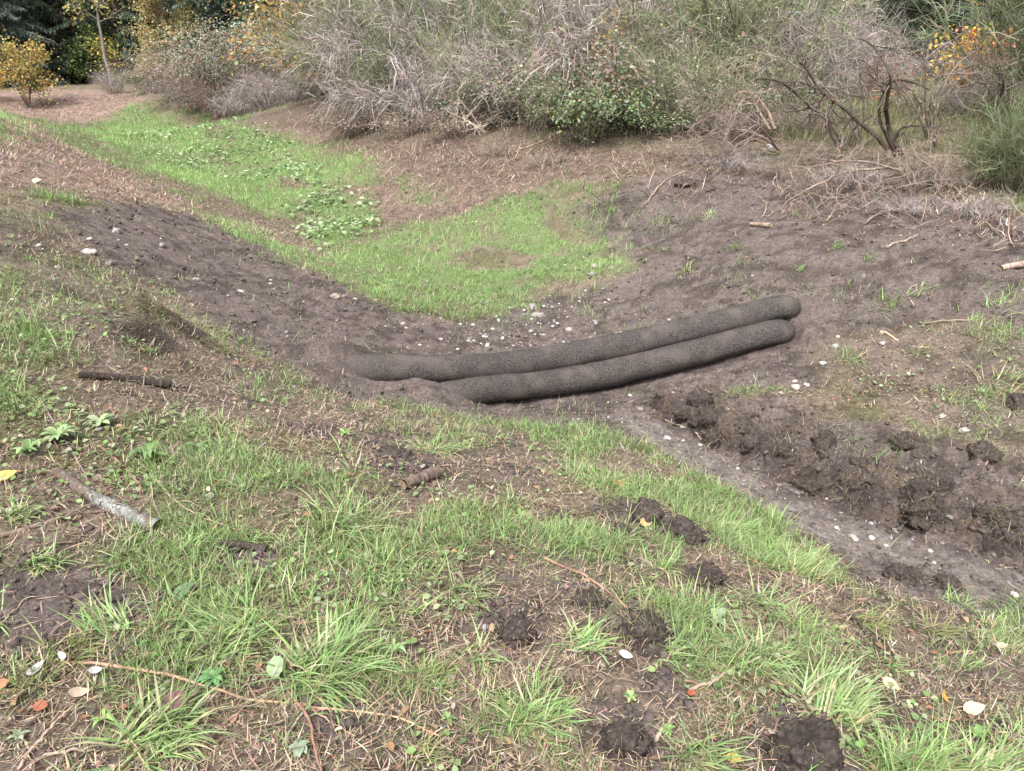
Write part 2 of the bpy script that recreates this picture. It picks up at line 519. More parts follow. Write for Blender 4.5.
# ------------------------------------------------------------------ ground: one sheet, fine near the viewer
def ground_sheet():
    fine = np.radians(np.arange(-48, 48.01, .16))
    side = np.radians(np.arange(52, 308.1, 6.0))
    ang = np.concatenate([fine, side])
    r = np.concatenate([[.02, .15, .35, .55, .75], np.geomspace(.9, 45, 860), np.geomspace(48, 600, 26)])
    A, RR = np.meshgrid(ang, r)
    x, y = RR * np.sin(A), RR * np.cos(A)
    z = ground_z(x, y)
    Z = zones(x, y)
    n1 = fbm(x * 3.1, y * 3.1, 4, 101) ; n2 = fbm(x * 9, y * 9, 4, 131); n3 = fbm(x * 30, y * 30, 2, 151)
    def C(c): return np.array(c)[None, None, :]
    def mix(a, b, t): return a + (b - a) * np.clip(t, 0, 1)[..., None]
    thatch = mix(C((.19,.15,.112)), C((.125,.115,.06)), sstep(-.3, .4, n1 + .4 * n2))
    thatch = mix(thatch, C((.095,.074,.06)), sstep(.05, .5, n2 - .3 * n1) * .8)
    col = np.broadcast_to(thatch, x.shape + (3,)).copy()
    nd = mix(C((.275,.195,.16)), C((.17,.123,.102)), sstep(-.35, .35, n2 + .6 * n3 + .5 * n1))
    col = mix(col, nd, Z['needle'])
    gr = mix(C((.14,.19,.075)), C((.17,.145,.095)), sstep(-.1, .6, n1))
    col = mix(col, gr, sstep(.35, .85, Z['green'] + .5 * n2 + .15 * n3))
    nS = fbm(x * 1.4, y * 1.4, 4, 161)
    soil = mix(C((.140,.110,.100)), C((.072,.055,.049)), sstep(-.35, .4, n2 + .8 * nS))
    soil = mix(soil, C((.168,.134,.122)), sstep(.1, .5, nS - .4 * n1) * .6)
    col = mix(col, soil, Z['sparse'] * .75 * (.7 + .5 * n1))
    col = mix(col, soil, Z['soil'])
    col = mix(col, mix(C((.225,.19,.172)), C((.165,.135,.122)), sstep(-.4, .4, n2)), Z['track'] * .85)
    for c, rad in zip(SOIL_PATCH, SOIL_PATCH_R):
        q = np.hypot(x - c[0], y - c[1]) / rad + .35 * n2
        col = mix(col, soil, sstep(1.1, .6, q))
    d, s, a = poly_dist(x, y, RUT)
    bank = sstep(0, .1, a) * sstep(1, .9, a) * sstep(-.06, .02, d * s) * sstep(.7, .25, d * s)
    col = mix(col, C((.092,.073,.066)), bank * (.4 + .4 * n2))
    bank2 = bank * sstep(-.1, .4, fbm(x * 5, y * 5, 3, 171))
    col = mix(col, C((.17,.125,.085)), bank2 * .6)
    foot = sstep(9.2, 10.6, y) * (1 - .75 * sstep(3.0, 3.8, x)) * (x > -4.5 - .25 * (y - 10)) * (1 - Z['green']) * (1 - Z['soil'])
    col = mix(col, mix(C((.165,.12,.095)), C((.10,.076,.06)), sstep(-.4, .4, n2 + .7 * n3)), foot * .85)
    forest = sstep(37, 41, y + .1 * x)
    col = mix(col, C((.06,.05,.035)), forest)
    plateau = sstep(.75, .95, z) * sstep(2, 5, x) * sstep(9, 11, y)
    col = mix(col, C((.17,.17,.085)), plateau * .8)
    col *= (1 + .30 * n3[..., None])
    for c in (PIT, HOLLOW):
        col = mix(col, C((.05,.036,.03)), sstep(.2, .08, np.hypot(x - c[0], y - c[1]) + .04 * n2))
    g = Geo()
    nr, na = x.shape
    i = np.arange(nr - 1)[:, None] * na; j = np.arange(na)[None]; j2 = (j + 1) % na
    q = np.stack([i + j, i + na + j, i + na + j2, i + j2], -1).reshape(-1, 4)
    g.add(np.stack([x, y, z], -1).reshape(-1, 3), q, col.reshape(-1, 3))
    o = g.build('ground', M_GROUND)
    tag(o, 'bare soil, needles and thatch on the banks and floor of the swale', 'ground', kind='structure')
    return o
ground_sheet()

# scatter points over the visible fan of ground: density falls with distance as r^-p
def fan(n, r0, r1, p, amax=44):
    u = rng.random(n)
    e = 2 - p
    r = (r0 ** e + u * (r1 ** e - r0 ** e)) ** (1 / e)
    a = np.radians((rng.random(n) * 2 - 1) * amax)
    return r * np.sin(a), r * np.cos(a)

# ------------------------------------------------------------------ grass and other ground cover nobody could count
def patch_soil(x, y, k=1.0):
    m = np.zeros(x.shape)
    for c, rad in zip(SOIL_PATCH, SOIL_PATCH_R):
        m = np.maximum(m, sstep(1.15 * k, .75 * k, np.hypot(x - c[0], y - c[1]) / rad))
    return m
def sock_clear(x, y):
    a, _, _ = poly_dist(x, y, LOWER); b, _, _ = poly_dist(x, y, UPPER)
    return np.minimum(a, b) > .2
def flow(x, y):
    return 5.3 + 1.5 * fbm(x * 1.1, y * 1.1, 2, 205)

def short_grass():
    x, y = fan(1050000, .95, 36, 1.25)
    Z = zones(x, y)
    cl = fbm(x * 1.9, y * 1.9, 3, 301) + .25 * fbm(x * 2.6, y * 2.6, 4, 201); c2 = fbm(x * 8, y * 8, 3, 211)
    fg = .9 * sstep(-.22, .2, cl + .55 * c2) * (1 - .85 * Z['sparse'])
    gg = sstep(.28, .8, Z['green'] + .5 * c2 + .2 * cl)
    Z['green'] = gg
    den = fg * (1 - Z['needle'] * .95) * (1 - .97 * sstep(.15, .6, Z['soil'] + .25 * c2))
    den = np.maximum(den, Z['green'] * (.62 + .3 * sstep(-.3, .3, cl + c2)) * (1 - .88 * sstep(.12, .36, fbm(x * 1.7, y * 1.7, 3, 222))))
    sp = Z['sparse'] * (x > 1.2)
    den = np.maximum(den, .5 * sp * sstep(-.1, .35, cl + .6 * c2))
    # loose tufts on the disturbed soil of the right bank
    den = np.maximum(den, .35 * Z['soil'] * (1 - Z['track']) * sstep(.34, .46, fbm(x * 2.2, y * 2.2, 3, 233)) * (y > 4.0) * (x > -.4))
    den *= 1 - patch_soil(x, y)
    plate = (ground_z(x, y, False) > .55) & (x > 3.1) & (y > 9.7)
    den *= np.where((y > 9.0) & (x > -4.5 - .25 * (y - 10)), np.maximum(.12, Z['green']), 1)
    den = np.maximum(den, 1.0 * sstep(-.1, .25, .6 * cl + .7 * c2) * np.exp(-(((x - .95) / 1.0) ** 2 + ((y - 10.0) / 1.3) ** 2)))
    den = np.where(plate, .35 + .3 * sstep(-.2, .3, cl), den)
    den *= (y < 34)
    keep = (rng.random(len(x)) < den) & sock_clear(x, y)
    x, y, cl, c2 = x[keep], y[keep], cl[keep], c2[keep]; gz = Z['green'][keep]; plate = plate[keep]
    n = len(x); r = np.hypot(x, y)
    b = np.stack([x, y, ground_z(x, y) - .006], -1)
    lush = sstep(-.2, .5, cl)
    h = (.024 + .040 * lush * (1 - gz) + .016 * gz) * np.exp(.38 * rng.standard_normal(n)) * (1 + .04 * r)
    h = np.where(plate, h * 3, h) * (1 + gz * .9 * sstep(.1, .5, c2))
    w = (.0011 + .0006 * rng.random(n)) * (1 + r / 5.5)
    head = flow(x, y) + 1.5 * rng.standard_normal(n)
    lean = np.abs(.55 + .35 * rng.standard_normal(n)); curl = .6 + .5 * rng.standard_normal(n)
    P, sd = blade_spines(b, h, head, lean, curl, 3)
    c = pick([(.225,.325,.12), (.16,.25,.085), (.31,.395,.175), (.40,.35,.23)], [.44, .22, .24, .10], n, .18)
    cg = pick([(.235,.40,.13), (.30,.455,.165), (.37,.46,.21), (.42,.39,.23)], [.42, .32, .16, .1], n, .16)
    cg = cg * (1 + .42 * fbm(x * .8, y * .8, 3, 241) + .2 * c2)[:, None]
    c = np.where((rng.random(n) < gz)[:, None], cg, c)
    c = np.where((plate & (rng.random(n) < .85))[:, None], jit((.27,.27,.14), n, .15), c)
    g = Geo(); g.strips(P, taper(w, 3), sd, c)
    tag(g.build('grass', M_GRASS), 'short green grass on the near bank and swale floor', 'grass', kind='stuff')

def clump_grass():
    """longer blades gathered in soft clumps all over the near bank"""
    g = Geo()
    x, y = fan(11000, 1.0, 9.5, 1.15)
    Z = zones(x, y)
    cl = fbm(x * 1.9, y * 1.9, 3, 301)
    den = .8 * sstep(-.1, .22, cl) * (1 - .85 * Z['sparse']) * (1 - sstep(.1, .5, Z['soil'])) * (1 - Z['needle'])
    den = np.maximum(den, .5 * Z['sparse'] * (x > 1.2) * sstep(0, .3, cl))
    den = np.maximum(den, .3 * Z['green'])
    k = (rng.random(len(x)) < den * (1 - patch_soil(x, y))) & sock_clear(x, y)
    x, y = x[k], y[k]
    m = rng.integers(9, 30, len(x))
    sz = np.exp(.35 * rng.standard_normal(len(x))) * (1 - .45 * zones(x, y)['green'])
    X = np.repeat(x, m); Y = np.repeat(y, m); SZ = np.repeat(sz, m); n = len(X)
    a = rng.random(n) * 6.283; rr = .035 * np.sqrt(rng.random(n)) * SZ
    X = X + rr * np.cos(a); Y = Y + rr * np.sin(a); r = np.hypot(X, Y)
    b = np.stack([X, Y, ground_z(X, Y) - .008], -1)
    h = (.044 + .044 * rng.random(n)) * SZ * (1 + .03 * r)
    w = (.0014 + .0010 * rng.random(n)) * (1 + r / 7)
    head = np.where(rng.random(n) < .6, a + .5 * rng.standard_normal(n), flow(X, Y) + .8 * rng.standard_normal(n))
    lean = np.abs(.62 + .36 * rng.standard_normal(n)); curl = .95 + .5 * rng.standard_normal(n)
    P, sd = blade_spines(b, h, head, lean, curl, 4)
    tone = np.repeat(rng.random(len(x)), m)
    c = pick([(.225,.345,.115), (.28,.405,.145), (.36,.46,.20), (.44,.38,.25)], [.36, .33, .23, .08], n, .16)
    c *= (.8 + .4 * tone)[:, None]
    g.strips(P, taper(w, 4), sd, c)
    tag(g.build('grass', M_GRASS), 'longer grass in soft clumps over the near bank', 'grass', kind='stuff')

def thatch():
    """dead straw, rootlets and stem bits lying on the ground"""
    g = Geo()
    x, y = fan(330000, .95, 16, 1.3)
    Z = zones(x, y)
    cl = fbm(x * 3, y * 3, 3, 401)
    den = (.3 + .55 * sstep(-.5, .4, cl)) * (1 - .93 * sstep(.2, .7, Z['soil'])) * (1 - .8 * Z['green'])
    den = np.maximum(den, .07 * Z['soil'])
    k = (rng.random(len(x)) < den * (1 - .7 * patch_soil(x, y))) & sock_clear(x, y)
    x, y, nd, so = x[k], y[k], Z['needle'][k], Z['soil'][k]; n = len(x); r = np.hypot(x, y)
    b = np.stack([x, y, ground_z(x, y) + .003 + .012 * rng.random(n) ** 2], -1)
    ln = (.012 + .065 * rng.random(n) ** 2.6) * (1 + .04 * r)
    hd = rng.random(n) * 6.283
    P, sd = blade_spines(b, ln, hd, 1.45 + .3 * rng.standard_normal(n), .8 * rng.standard_normal(n), 3)
    w = (.0008 + .0008 * rng.random(n)) * (1 + r / 5)
    c = pick([(.38,.30,.21), (.27,.195,.14), (.18,.125,.09), (.33,.225,.17), (.48,.41,.31)], [.28, .25, .22, .15, .1], n, .22)
    tag(g.strips(P, taper(w, 3, 3), sd, c).build('dry_grass', M_DRY), 'tan dead straw lying flat between the grass blades', 'dry grass', kind='stuff')
    g = Geo()
    x, y = fan(210000, 5, 40, .9)
    Z = zones(x, y)
    k = rng.random(len(x)) < Z['needle'] * .9
    x, y = x[k], y[k]; n = len(x); r = np.hypot(x, y)
    b = np.stack([x, y, ground_z(x, y) + .004 + .02 * rng.random(n) ** 2], -1)
    P, sd = blade_spines(b, (.05 + .09 * rng.random(n)) * (1 + .02 * r), rng.random(n) * 6.283, 1.45 + .25 * rng.standard_normal(n), .3 * rng.standard_normal(n), 3)
    c = pick([(.36,.25,.20), (.27,.18,.145), (.17,.115,.09), (.48,.38,.31)], [.33, .3, .22, .15], n, .22)
    tag(g.strips(P, taper((.0022 + .002 * rng.random(n)) * (1 + r / 14), 3, 3), sd, c).build('conifer_litter', M_DRY),
        'pinkish brown needle and stem litter on both banks', 'needle litter', kind='stuff')

def unit_(v): return v / (np.linalg.norm(v, axis=-1, keepdims=True) + 1e-9)

def small_leaves():
    """clover, plantain and moss leaves low among the grass"""
    g = Geo()
    x, y = fan(95000, .95, 30, 1.05)
    Z = zones(x, y)
    cl = fbm(x * 2.2, y * 2.2, 4, 501)
    den = .5 * sstep(.0, .4, cl) * (1 - sstep(.1, .4, Z['soil'])) * (1 - Z['needle']) * (1 - .8 * Z['green'])
    den += .95 * sstep(-1.1, -1.8, x - .2 * (y - 3.5)) * (y > 2.2) * (y < 4.3) * (1 - Z['soil']) * sstep(-.3, .2, cl)
    k = (rng.random(len(x)) < np.clip(den, 0, 1)) & sock_clear(x, y)
    x, y, clv = x[k], y[k], Z['clover'][k]; n = len(x); r = np.hypot(x, y)
    b = np.stack([x, y, ground_z(x, y) + .008 + .022 * rng.random(n)], -1)
    clv = clv * 0
    hd = rng.random(n) * 6.283
    d = np.stack([np.cos(hd), np.sin(hd), .15 + .3 * rng.standard_normal(n)], -1); d /= np.linalg.norm(d, axis=1, keepdims=True)
    nr = np.stack([.35 * rng.standard_normal(n), .35 * rng.standard_normal(n), np.ones(n)], -1)
    ln = (.012 + .016 * rng.random(n)) * (1 + r * .045) * (1 + 1.6 * clv)
    c = pick([(.24,.31,.14), (.17,.26,.09), (.33,.38,.22), (.14,.2,.08)], [.35, .3, .2, .15], n, .15)
    cc = pick([(.34,.43,.24), (.24,.35,.14), (.44,.50,.34), (.16,.25,.08)], [.35, .3, .2, .15], n, .12)
    c = np.where((rng.random(n) < clv)[:, None], cc, c)
    g.leaves(b, d, nr, ln, ln * .42, c)
    # the pale leafy weeds in the wet middle of the swale
    x, y = fan(110000, 7, 32, .6)
    Zc = zones(x, y)['clover']
    k = rng.random(len(x)) < Zc * sstep(-.35, .15, fbm(x * 1.1, y * 1.1, 3, 512)) * np.where(y < 14.8, 1.0, .5)
    x, y = x[k], y[k]; n = len(x)
    b = np.stack([x, y, ground_z(x, y) + .02 + .09 * rng.random(n)], -1)
    hd = rng.random(n) * 6.283
    d = unit_(np.stack([np.cos(hd), np.sin(hd), .1 + .3 * rng.standard_normal(n)], -1))
    nr = np.stack([.4 * rng.standard_normal(n), .4 * rng.standard_normal(n), np.ones(n)], -1)
    ln = .055 + .06 * rng.random(n)
    g.leaves(b, d, nr, ln, ln * .4, pick([(.30,.39,.20), (.22,.32,.13), (.38,.44,.28), (.14,.22,.08)], [.35, .3, .2, .15], n, .13))
    tag(g.build('ground_cover', M_LEAF), 'small clover and plantain leaves low among the grass', 'ground cover', kind='stuff')

def leaf_litter():
    g = Geo()
    x, y = fan(26000, .95, 18, 1.0)
    Z = zones(x, y)
    k = rng.random(len(x)) < (.32 * (1 - Z['soil'] * .8) * (1 - Z['green'] * .85) * sstep(-.3, .3, fbm(x * 1.7, y * 1.7, 3, 601)))
    x, y = x[k], y[k]; n = len(x); r = np.hypot(x, y)
    b = np.stack([x, y, ground_z(x, y) + .006 + .012 * rng.random(n)], -1)
    hd = rng.random(n) * 6.283
    d = np.stack([np.cos(hd), np.sin(hd), .25 * rng.standard_normal(n)], -1); d /= np.linalg.norm(d, axis=1, keepdims=True)
    nr = np.stack([.4 * rng.standard_normal(n), .4 * rng.standard_normal(n), np.ones(n)], -1)
    ln = (.012 + .022 * rng.random(n) ** 2) * (1 + .04 * r)
    c = pick([(.26,.16,.11), (.33,.22,.14), (.15,.09,.07), (.42,.36,.29), (.36,.17,.09)], [.3, .25, .2, .15, .1], n, .2)
    g.leaves(b, d, nr, ln, ln * .33, c, .5)
    tag(g.build('leaf_litter', M_LEAF), 'small brown dead leaves scattered through the turf', 'leaf litter', kind='stuff')

# unit balls for crumbs and stones
def ico(sub):
    import bmesh
    bm = bmesh.new(); bmesh.ops.create_icosphere(bm, subdivisions=sub, radius=1)
    v = np.array([w.co[:] for w in bm.verts]); f = np.array([[w.index for w in p.verts] for p in bm.faces])
    bm.free(); return v, f
ICO1, ICO2, ICO3, ICO4, ICO5 = ico(1), ico(2), ico(3), ico(4), ico(5)

def scatter_lumps(g, pos, size, flat, cols, rough=.35):
    v0, f0 = ICO1
    N = len(pos); m = len(v0)
    v = np.repeat(v0[None], N, 0) * (1 + rough * rng.standard_normal((N, m, 1)) * .5)
    a = rng.random(N) * 6.283; ca, sa = np.cos(a)[:, None], np.sin(a)[:, None]
    sx = size * (.8 + .5 * rng.random(N))
    x = v[..., 0] * sx[:, None]; y = v[..., 1] * size[:, None]; z = v[..., 2] * (size * flat)[:, None]
    v = np.stack([x * ca - y * sa, x * sa + y * ca, z], -1) + pos[:, None]
    f = (f0[None] + (np.arange(N) * m)[:, None, None]).reshape(-1, 3)
    g.add(v.reshape(-1, 3), f, np.repeat(cols[:, None], m, 1).reshape(-1, 3))

def crumbs():
    g = Geo()
    x, y = fan(60000, 1.0, 14, .95)
    Z = zones(x, y)
    d, s, a = poly_dist(x, y, RUT)
    bank = (a > .02) * sstep(-.1, 0, d * s) * sstep(.9, .3, d * s)
    cl = fbm(x * 3, y * 3, 3, 701)
    den = Z['soil'] * (.16 + .5 * sstep(0, .5, cl)) * (1 - .5 * Z['track']) + bank * .9 + 1.2 * patch_soil(x, y, 1.35) + .03
    k = (rng.random(len(x)) < den) & sock_clear(x, y)
    x, y, bank = x[k], y[k], bank[k]; n = len(x); r = np.hypot(x, y)
    sz = (.003 + .011 * rng.random(n) ** 3.5) * (1 + r / 11) * (1 + .35 * bank * rng.random(n))
    p = np.stack([x, y, ground_z(x, y) + sz * .25], -1)
    scatter_lumps(g, p, sz, .7, jit((.098,.078,.070), n, .12), .85)
    tag(g.build('soil_crumbs', M_CRUMB, smooth=False), 'dark crumbs of loose soil over the disturbed ground', 'soil crumbs', kind='stuff')
    g = Geo()
    x, y = fan(16000, 1.6, 13, .8)
    Z = zones(x, y)
    d, s, a = poly_dist(x, y, TRACK)
    tr = np.exp(-(d / .14) ** 2)
    d, s, a = poly_dist(x, y, RUT)
    c0 = world_poly([(525,325)])[0]; q = np.exp(-(np.hypot((x - c0[0]) / .8, (y - c0[1]) / .9)) ** 2)
    c1 = world_poly([(800,385)])[0]; q1 = np.exp(-(np.hypot((x - c1[0]) / .4, (y - c1[1]) / .4)) ** 2)
    k = (d * s < .06) | (a < .02)
    k &= (rng.random(len(x)) < (.028 * Z['soil'] + .55 * tr * Z['soil'] + 1.3 * q + .25 * q1 + .006)) & sock_clear(x, y)
    x, y = x[k], y[k]; n = len(x); r = np.hypot(x, y)
    sz = (.0045 + .013 * rng.random(n) ** 3.2) * (1 + r / 16)
    p = np.stack([x, y, ground_z(x, y) + sz * .2], -1)
    scatter_lumps(g, p, sz, .6, pick([(.38,.36,.335), (.28,.255,.24), (.17,.155,.145), (.48,.46,.44)], [.33, .32, .23, .12], n, .15), .15)
    tag(g.build('gravel', M_STONE), 'small pale gravel washed along the rut and swale floor', 'gravel', kind='stuff')

short_grass(); clump_grass(); thatch(); small_leaves(); leaf_litter(); crumbs()

# ------------------------------------------------------------------ the two compost socks
def smooth_path(pts, n):
    pts = np.asarray(pts, float)
    d = np.concatenate([[0], np.cumsum(np.linalg.norm(np.diff(pts, axis=0), axis=1))])
    t = np.linspace(0, d[-1], n)
    p = np.stack([np.interp(t, d, pts[:, k]) for k in range(3)], -1)
    w = max(1, int(n / len(pts) * .8)); ker = np.hanning(2 * w + 3)[1:-1]; ker /= ker.sum()
    pad = len(ker) // 2
    out = p.copy()
    for k in range(3):
        q = np.concatenate([2 * p[0, k] - p[1:pad + 1, k][::-1], p[:, k], 2 * p[-1, k] - p[-pad - 1:-1, k][::-1]])
        out[:, k] = np.convolve(q, ker, 'valid')
    return out, d[-1]

def sock_material():
    m = bpy.data.materials.new('sock_mesh'); m.use_nodes = True
    n, l = m.node_tree.nodes, m.node_tree.links
    bs = n['Principled BSDF']; bs.inputs['Roughness'].default_value = .9; bs.inputs['Specular IOR Level'].default_value = .2
    uv = n.new('ShaderNodeAttribute'); uv.attribute_name = 'Col'           # x along, y around, z wear
    sp = n.new('ShaderNodeSeparateXYZ'); l.new(uv.outputs['Vector'], sp.inputs[0])
    tc = n.new('ShaderNodeTexCoord')
    mp = n.new('ShaderNodeCombineXYZ')
    l.new(sp.outputs[0], mp.inputs[0]); l.new(sp.outputs[1], mp.inputs[1])
    vo = n.new('ShaderNodeTexVoronoi'); vo.inputs['Scale'].default_value = 120; vo.feature = 'F1'
    l.new(mp.outputs[0], vo.inputs['Vector'])
    nz = n.new('ShaderNodeTexNoise'); nz.inputs['Scale'].default_value = 90; nz.inputs['Detail'].default_value = 6; nz.inputs['Roughness'].default_value = .7
    l.new(tc.outputs['Object'], nz.inputs['Vector'])
    n2 = n.new('ShaderNodeTexNoise'); n2.inputs['Scale'].default_value = 5; n2.inputs['Detail'].default_value = 5
    l.new(tc.outputs['Object'], n2.inputs['Vector'])
    r = n.new('ShaderNodeValToRGB'); e = r.color_ramp.elements
    e[0].position = .30; e[0].color = (.012, .011, .0105, 1); e[1].position = .72; e[1].color = (.125, .108, .100, 1)
    mid = e.new(.5); mid.color = (.047, .041, .038, 1)
    l.new(nz.outputs['Fac'], r.inputs[0])
    mx = n.new('ShaderNodeMix'); mx.data_type = 'RGBA'; mx.blend_type = 'MULTIPLY'; mx.inputs['Factor'].default_value = .65
    mr = n.new('ShaderNodeMapRange'); mr.inputs['From Min'].default_value = .0; mr.inputs['From Max'].default_value = .5
    mr.inputs['To Min'].default_value = .35; mr.inputs['To Max'].default_value = 1.5
    l.new(vo.outputs['Distance'], mr.inputs['Value'])
    l.new(r.outputs[0], mx.inputs['A']); l.new(mr.outputs[0], mx.inputs['B'])
    m3 = n.new('ShaderNodeMix'); m3.data_type = 'RGBA'
    m3.inputs['B'].default_value = (.12, .094, .082, 1)
    r3 = n.new('ShaderNodeMapRange'); r3.inputs['From Min'].default_value = .48; r3.inputs['From Max'].default_value = .66; r3.inputs['To Max'].default_value = .7
    l.new(n2.outputs['Fac'], r3.inputs['Value'])
    ad = n.new('ShaderNodeMath'); ad.operation = 'MAXIMUM'; l.new(r3.outputs[0], ad.inputs[0]); l.new(sp.outputs[2], ad.inputs[1])
    l.new(ad.outputs[0], m3.inputs['Factor']); l.new(mx.outputs['Result'], m3.inputs['A'])
    l.new(m3.outputs['Result'], bs.inputs['Base Color'])
    bp = n.new('ShaderNodeBump'); bp.inputs['Distance'].default_value = .008
    l.new(nz.outputs['Fac'], bp.inputs['Height']); l.new(bp.outputs[0], bs.inputs['Normal'])
    return m
M_SOCK = sock_material()

def sock(axis, label, seed, taper_l, dip=None):
    P, L = smooth_path(axis, 260)
    t = np.linspace(0, L, 260)
    n = 40
    th = np.linspace(0, 2 * math.pi, n, endpoint=False)
    r = SOCK_R * (1 + .05 * fbm(t * 1.7, t * 0 + seed, 2, seed) + .022 * fbm(t * 7, t * 0, 2, seed + 3))
    r = r * np.sqrt(np.clip(1 - (1 - np.clip(t / .2, 0, 1)) ** 2, .01, 1)) * np.sqrt(np.clip(1 - (1 - np.clip((L - t) / .19, 0, 1)) ** 2, .004, 1))
    if dip: r = r * (1 - dip[1] * np.exp(-((t - dip[0]) / .12) ** 2))
    P[:, 2] -= .10 * np.clip(1 - t / taper_l, 0, 1) ** 1.4 + .07 * np.clip(1 - (L - t) / .30, 0, 1) ** 1.6
    T = np.gradient(P, axis=0); T /= np.linalg.norm(T, axis=1, keepdims=True)
    A = np.cross(T, [0, 0, 1.0]); A /= np.linalg.norm(A, axis=1, keepdims=True)
    B = np.cross(A, T)
    rr = r[:, None] * (1 + .045 * fbm(t[:, None] * 6 + 0 * th, np.cos(th)[None] * 1.2 + np.sin(th)[None] * 2.1 + 0 * t[:, None], 3, seed + 9))
    flat = np.where(np.sin(th) < 0, .86, .97)[None]
    v = P[:, None] + (rr * np.cos(th))[..., None] * A[:, None] * 1.04 + (rr * np.sin(th) * flat)[..., None] * B[:, None]
    i = np.arange(259)[:, None] * n; j = np.arange(n)[None]; j2 = (j + 1) % n
    q = np.stack([i + j, i + n + j, i + n + j2, i + j2], -1).reshape(-1, 4)
    wear = .6 * np.clip(-np.sin(th) - .35, 0, 1)[None] + 0.6 * sstep(.5, .0, t)[:, None] * (taper_l > .2) + 0 * t[:, None]
    c = np.stack([t[:, None] + 0 * th, 0 * t[:, None] + th[None] * SOCK_R, wear], -1)
    g = Geo(); g.add(v.reshape(-1, 3), q, c.reshape(-1, 3))
    o = g.build('compost_sock', M_SOCK)
    tag(o, label, 'erosion sock', 'compost socks laid across the swale')
    # short loose fibres standing out of the mesh
    rs = np.random.default_rng(seed)
    N = 15000
    i = rs.integers(6, 254, N); j = rs.integers(0, n, N)
    base = v[i, j] + .004 * rs.standard_normal((N, 3))
    out = unit_(v[i, j] - P[i]); dr = unit_(out + .9 * rs.standard_normal((N, 3)))
    ln = .006 + .016 * rs.random(N) ** 2
    Q = base[:, None] - out[:, None] * .002 + dr[:, None] * ln[:, None, None] * np.linspace(0, 1, 3)[None, :, None]
    f = Geo().strips(Q, taper(.0009 + .0007 * rs.random(N), 3, 2), unit_(np.cross(dr, rs.standard_normal((N, 3)))),
                     pick([(.05,.043,.038), (.10,.082,.07), (.025,.022,.02), (.2,.17,.14)], [.4, .3, .22, .08], N, .2, rs))
    fo = f.build('loose_fibres', M_DRY, o); fo['kind'] = 'stuff'
    return o
sock(UPPER, 'longer dark mesh sock on the uphill side, its rounded end highest on the bank', 3, 1.15)
sock(LOWER, 'shorter dark mesh sock lying in front of and below the longer one', 8, .75, (1.0, .05))

# ------------------------------------------------------------------ clods of dug soil
def clod(u, v, wpx, hpx, label, seed, roots=90, grassy=0, cat='soil clod', soil_col=(.100, .079, .070)):
    p = hit1(u, v + hpx * .35); s = pxm(p)
    rx, rz = wpx * s / 2 * .76, hpx * s / 2 * 1.1
    ry = rx * .8
    V, Fc = ICO5 if v > 480 else ICO4
    rs = np.random.default_rng(seed)
    def n3(f, s_, g_=.55):
        q = V * f + rs.random(3) * 60
        return (fbm(q[:, 0], q[:, 1], 3, s_, g_) + fbm(q[:, 1], q[:, 2], 3, s_ + 5, g_) + fbm(q[:, 2], q[:, 0], 3, s_ + 11, g_)) / 1.7
    k = 1 + .36 * n3(1.3, seed) + .24 * n3(3.5, seed + 1) + .20 * np.abs(n3(9, seed + 2, .8)) + .10 * n3(22, seed + 4, .7)
    k = k * (1 + .5 * (n3(.8, seed + 6)))
    v_ = V * k[:, None] * np.array([rx, ry, rz])
    v_[:, 2] = np.where(v_[:, 2] < 0, v_[:, 2] * .9, v_[:, 2]) - .06 * rz
    c = np.array(soil_col) * (1 + .5 * n3(6, seed + 3)[:, None]) * (1 + .2 * rs.standard_normal((len(v_), 1)) * .6)
    c = np.clip(c, .015, 1)
    o = thing('soil_clod', label, cat, p + np.array([0, 0, rz * .35]), 'clods of dug soil on the grass', )
    Geo().add(v_, Fc, c).build('soil_body', M_SOIL, o)
    n = roots
    i = rs.integers(0, len(v_), n)
    b = v_[i] * .97; dirn = v_[i] / (np.linalg.norm(v_[i], axis=1, keepdims=True) + 1e-9)
    hd = np.arctan2(dirn[:, 1], dirn[:, 0]) + .9 * rs.standard_normal(n)
    P, sd = blade_spines(b, (.012 + .05 * rs.random(n) ** 2), hd, 1.25 + .5 * rs.standard_normal(n), 1.1 + .6 * rs.standard_normal(n), 4)
    cc = pick([(.30, .23, .15), (.2, .15, .1), (.4, .33, .22)], [.5, .3, .2], n, .2, rs)
    Geo().strips(P, taper(.0008 + .0009 * rs.random(n), 4, 2), sd, cc).build('dry_roots', M_DRY, o)['kind'] = 'stuff'
    if grassy:
        top = np.nonzero(v_[:, 2] > .05 * rz)[0]; tone = sstep(-.3, .3, fbm(v_[:, 0] * 9, v_[:, 1] * 9, 3, seed)); top = rs.choice(top, len(top), p=(tone[top] + .1) / (tone[top] + .1).sum())
        i = rs.choice(top, grassy); b = v_[i] * .97
        P, sd = blade_spines(b, .04 + .05 * rs.random(grassy), rs.random(grassy) * 6.28, .6 + .3 * rs.standard_normal(grassy), 1 + .4 * rs.standard_normal(grassy), 4)
        cc = pick([(.30, .25, .14), (.2, .23, .09), (.36, .31, .2)], [.5, .3, .2], grassy, .2, rs)
        Geo().strips(P, taper(.001 + .001 * rs.random(grassy), 4), sd, cc).build('turf', M_GRASS, o)['kind'] = 'stuff'
    return o
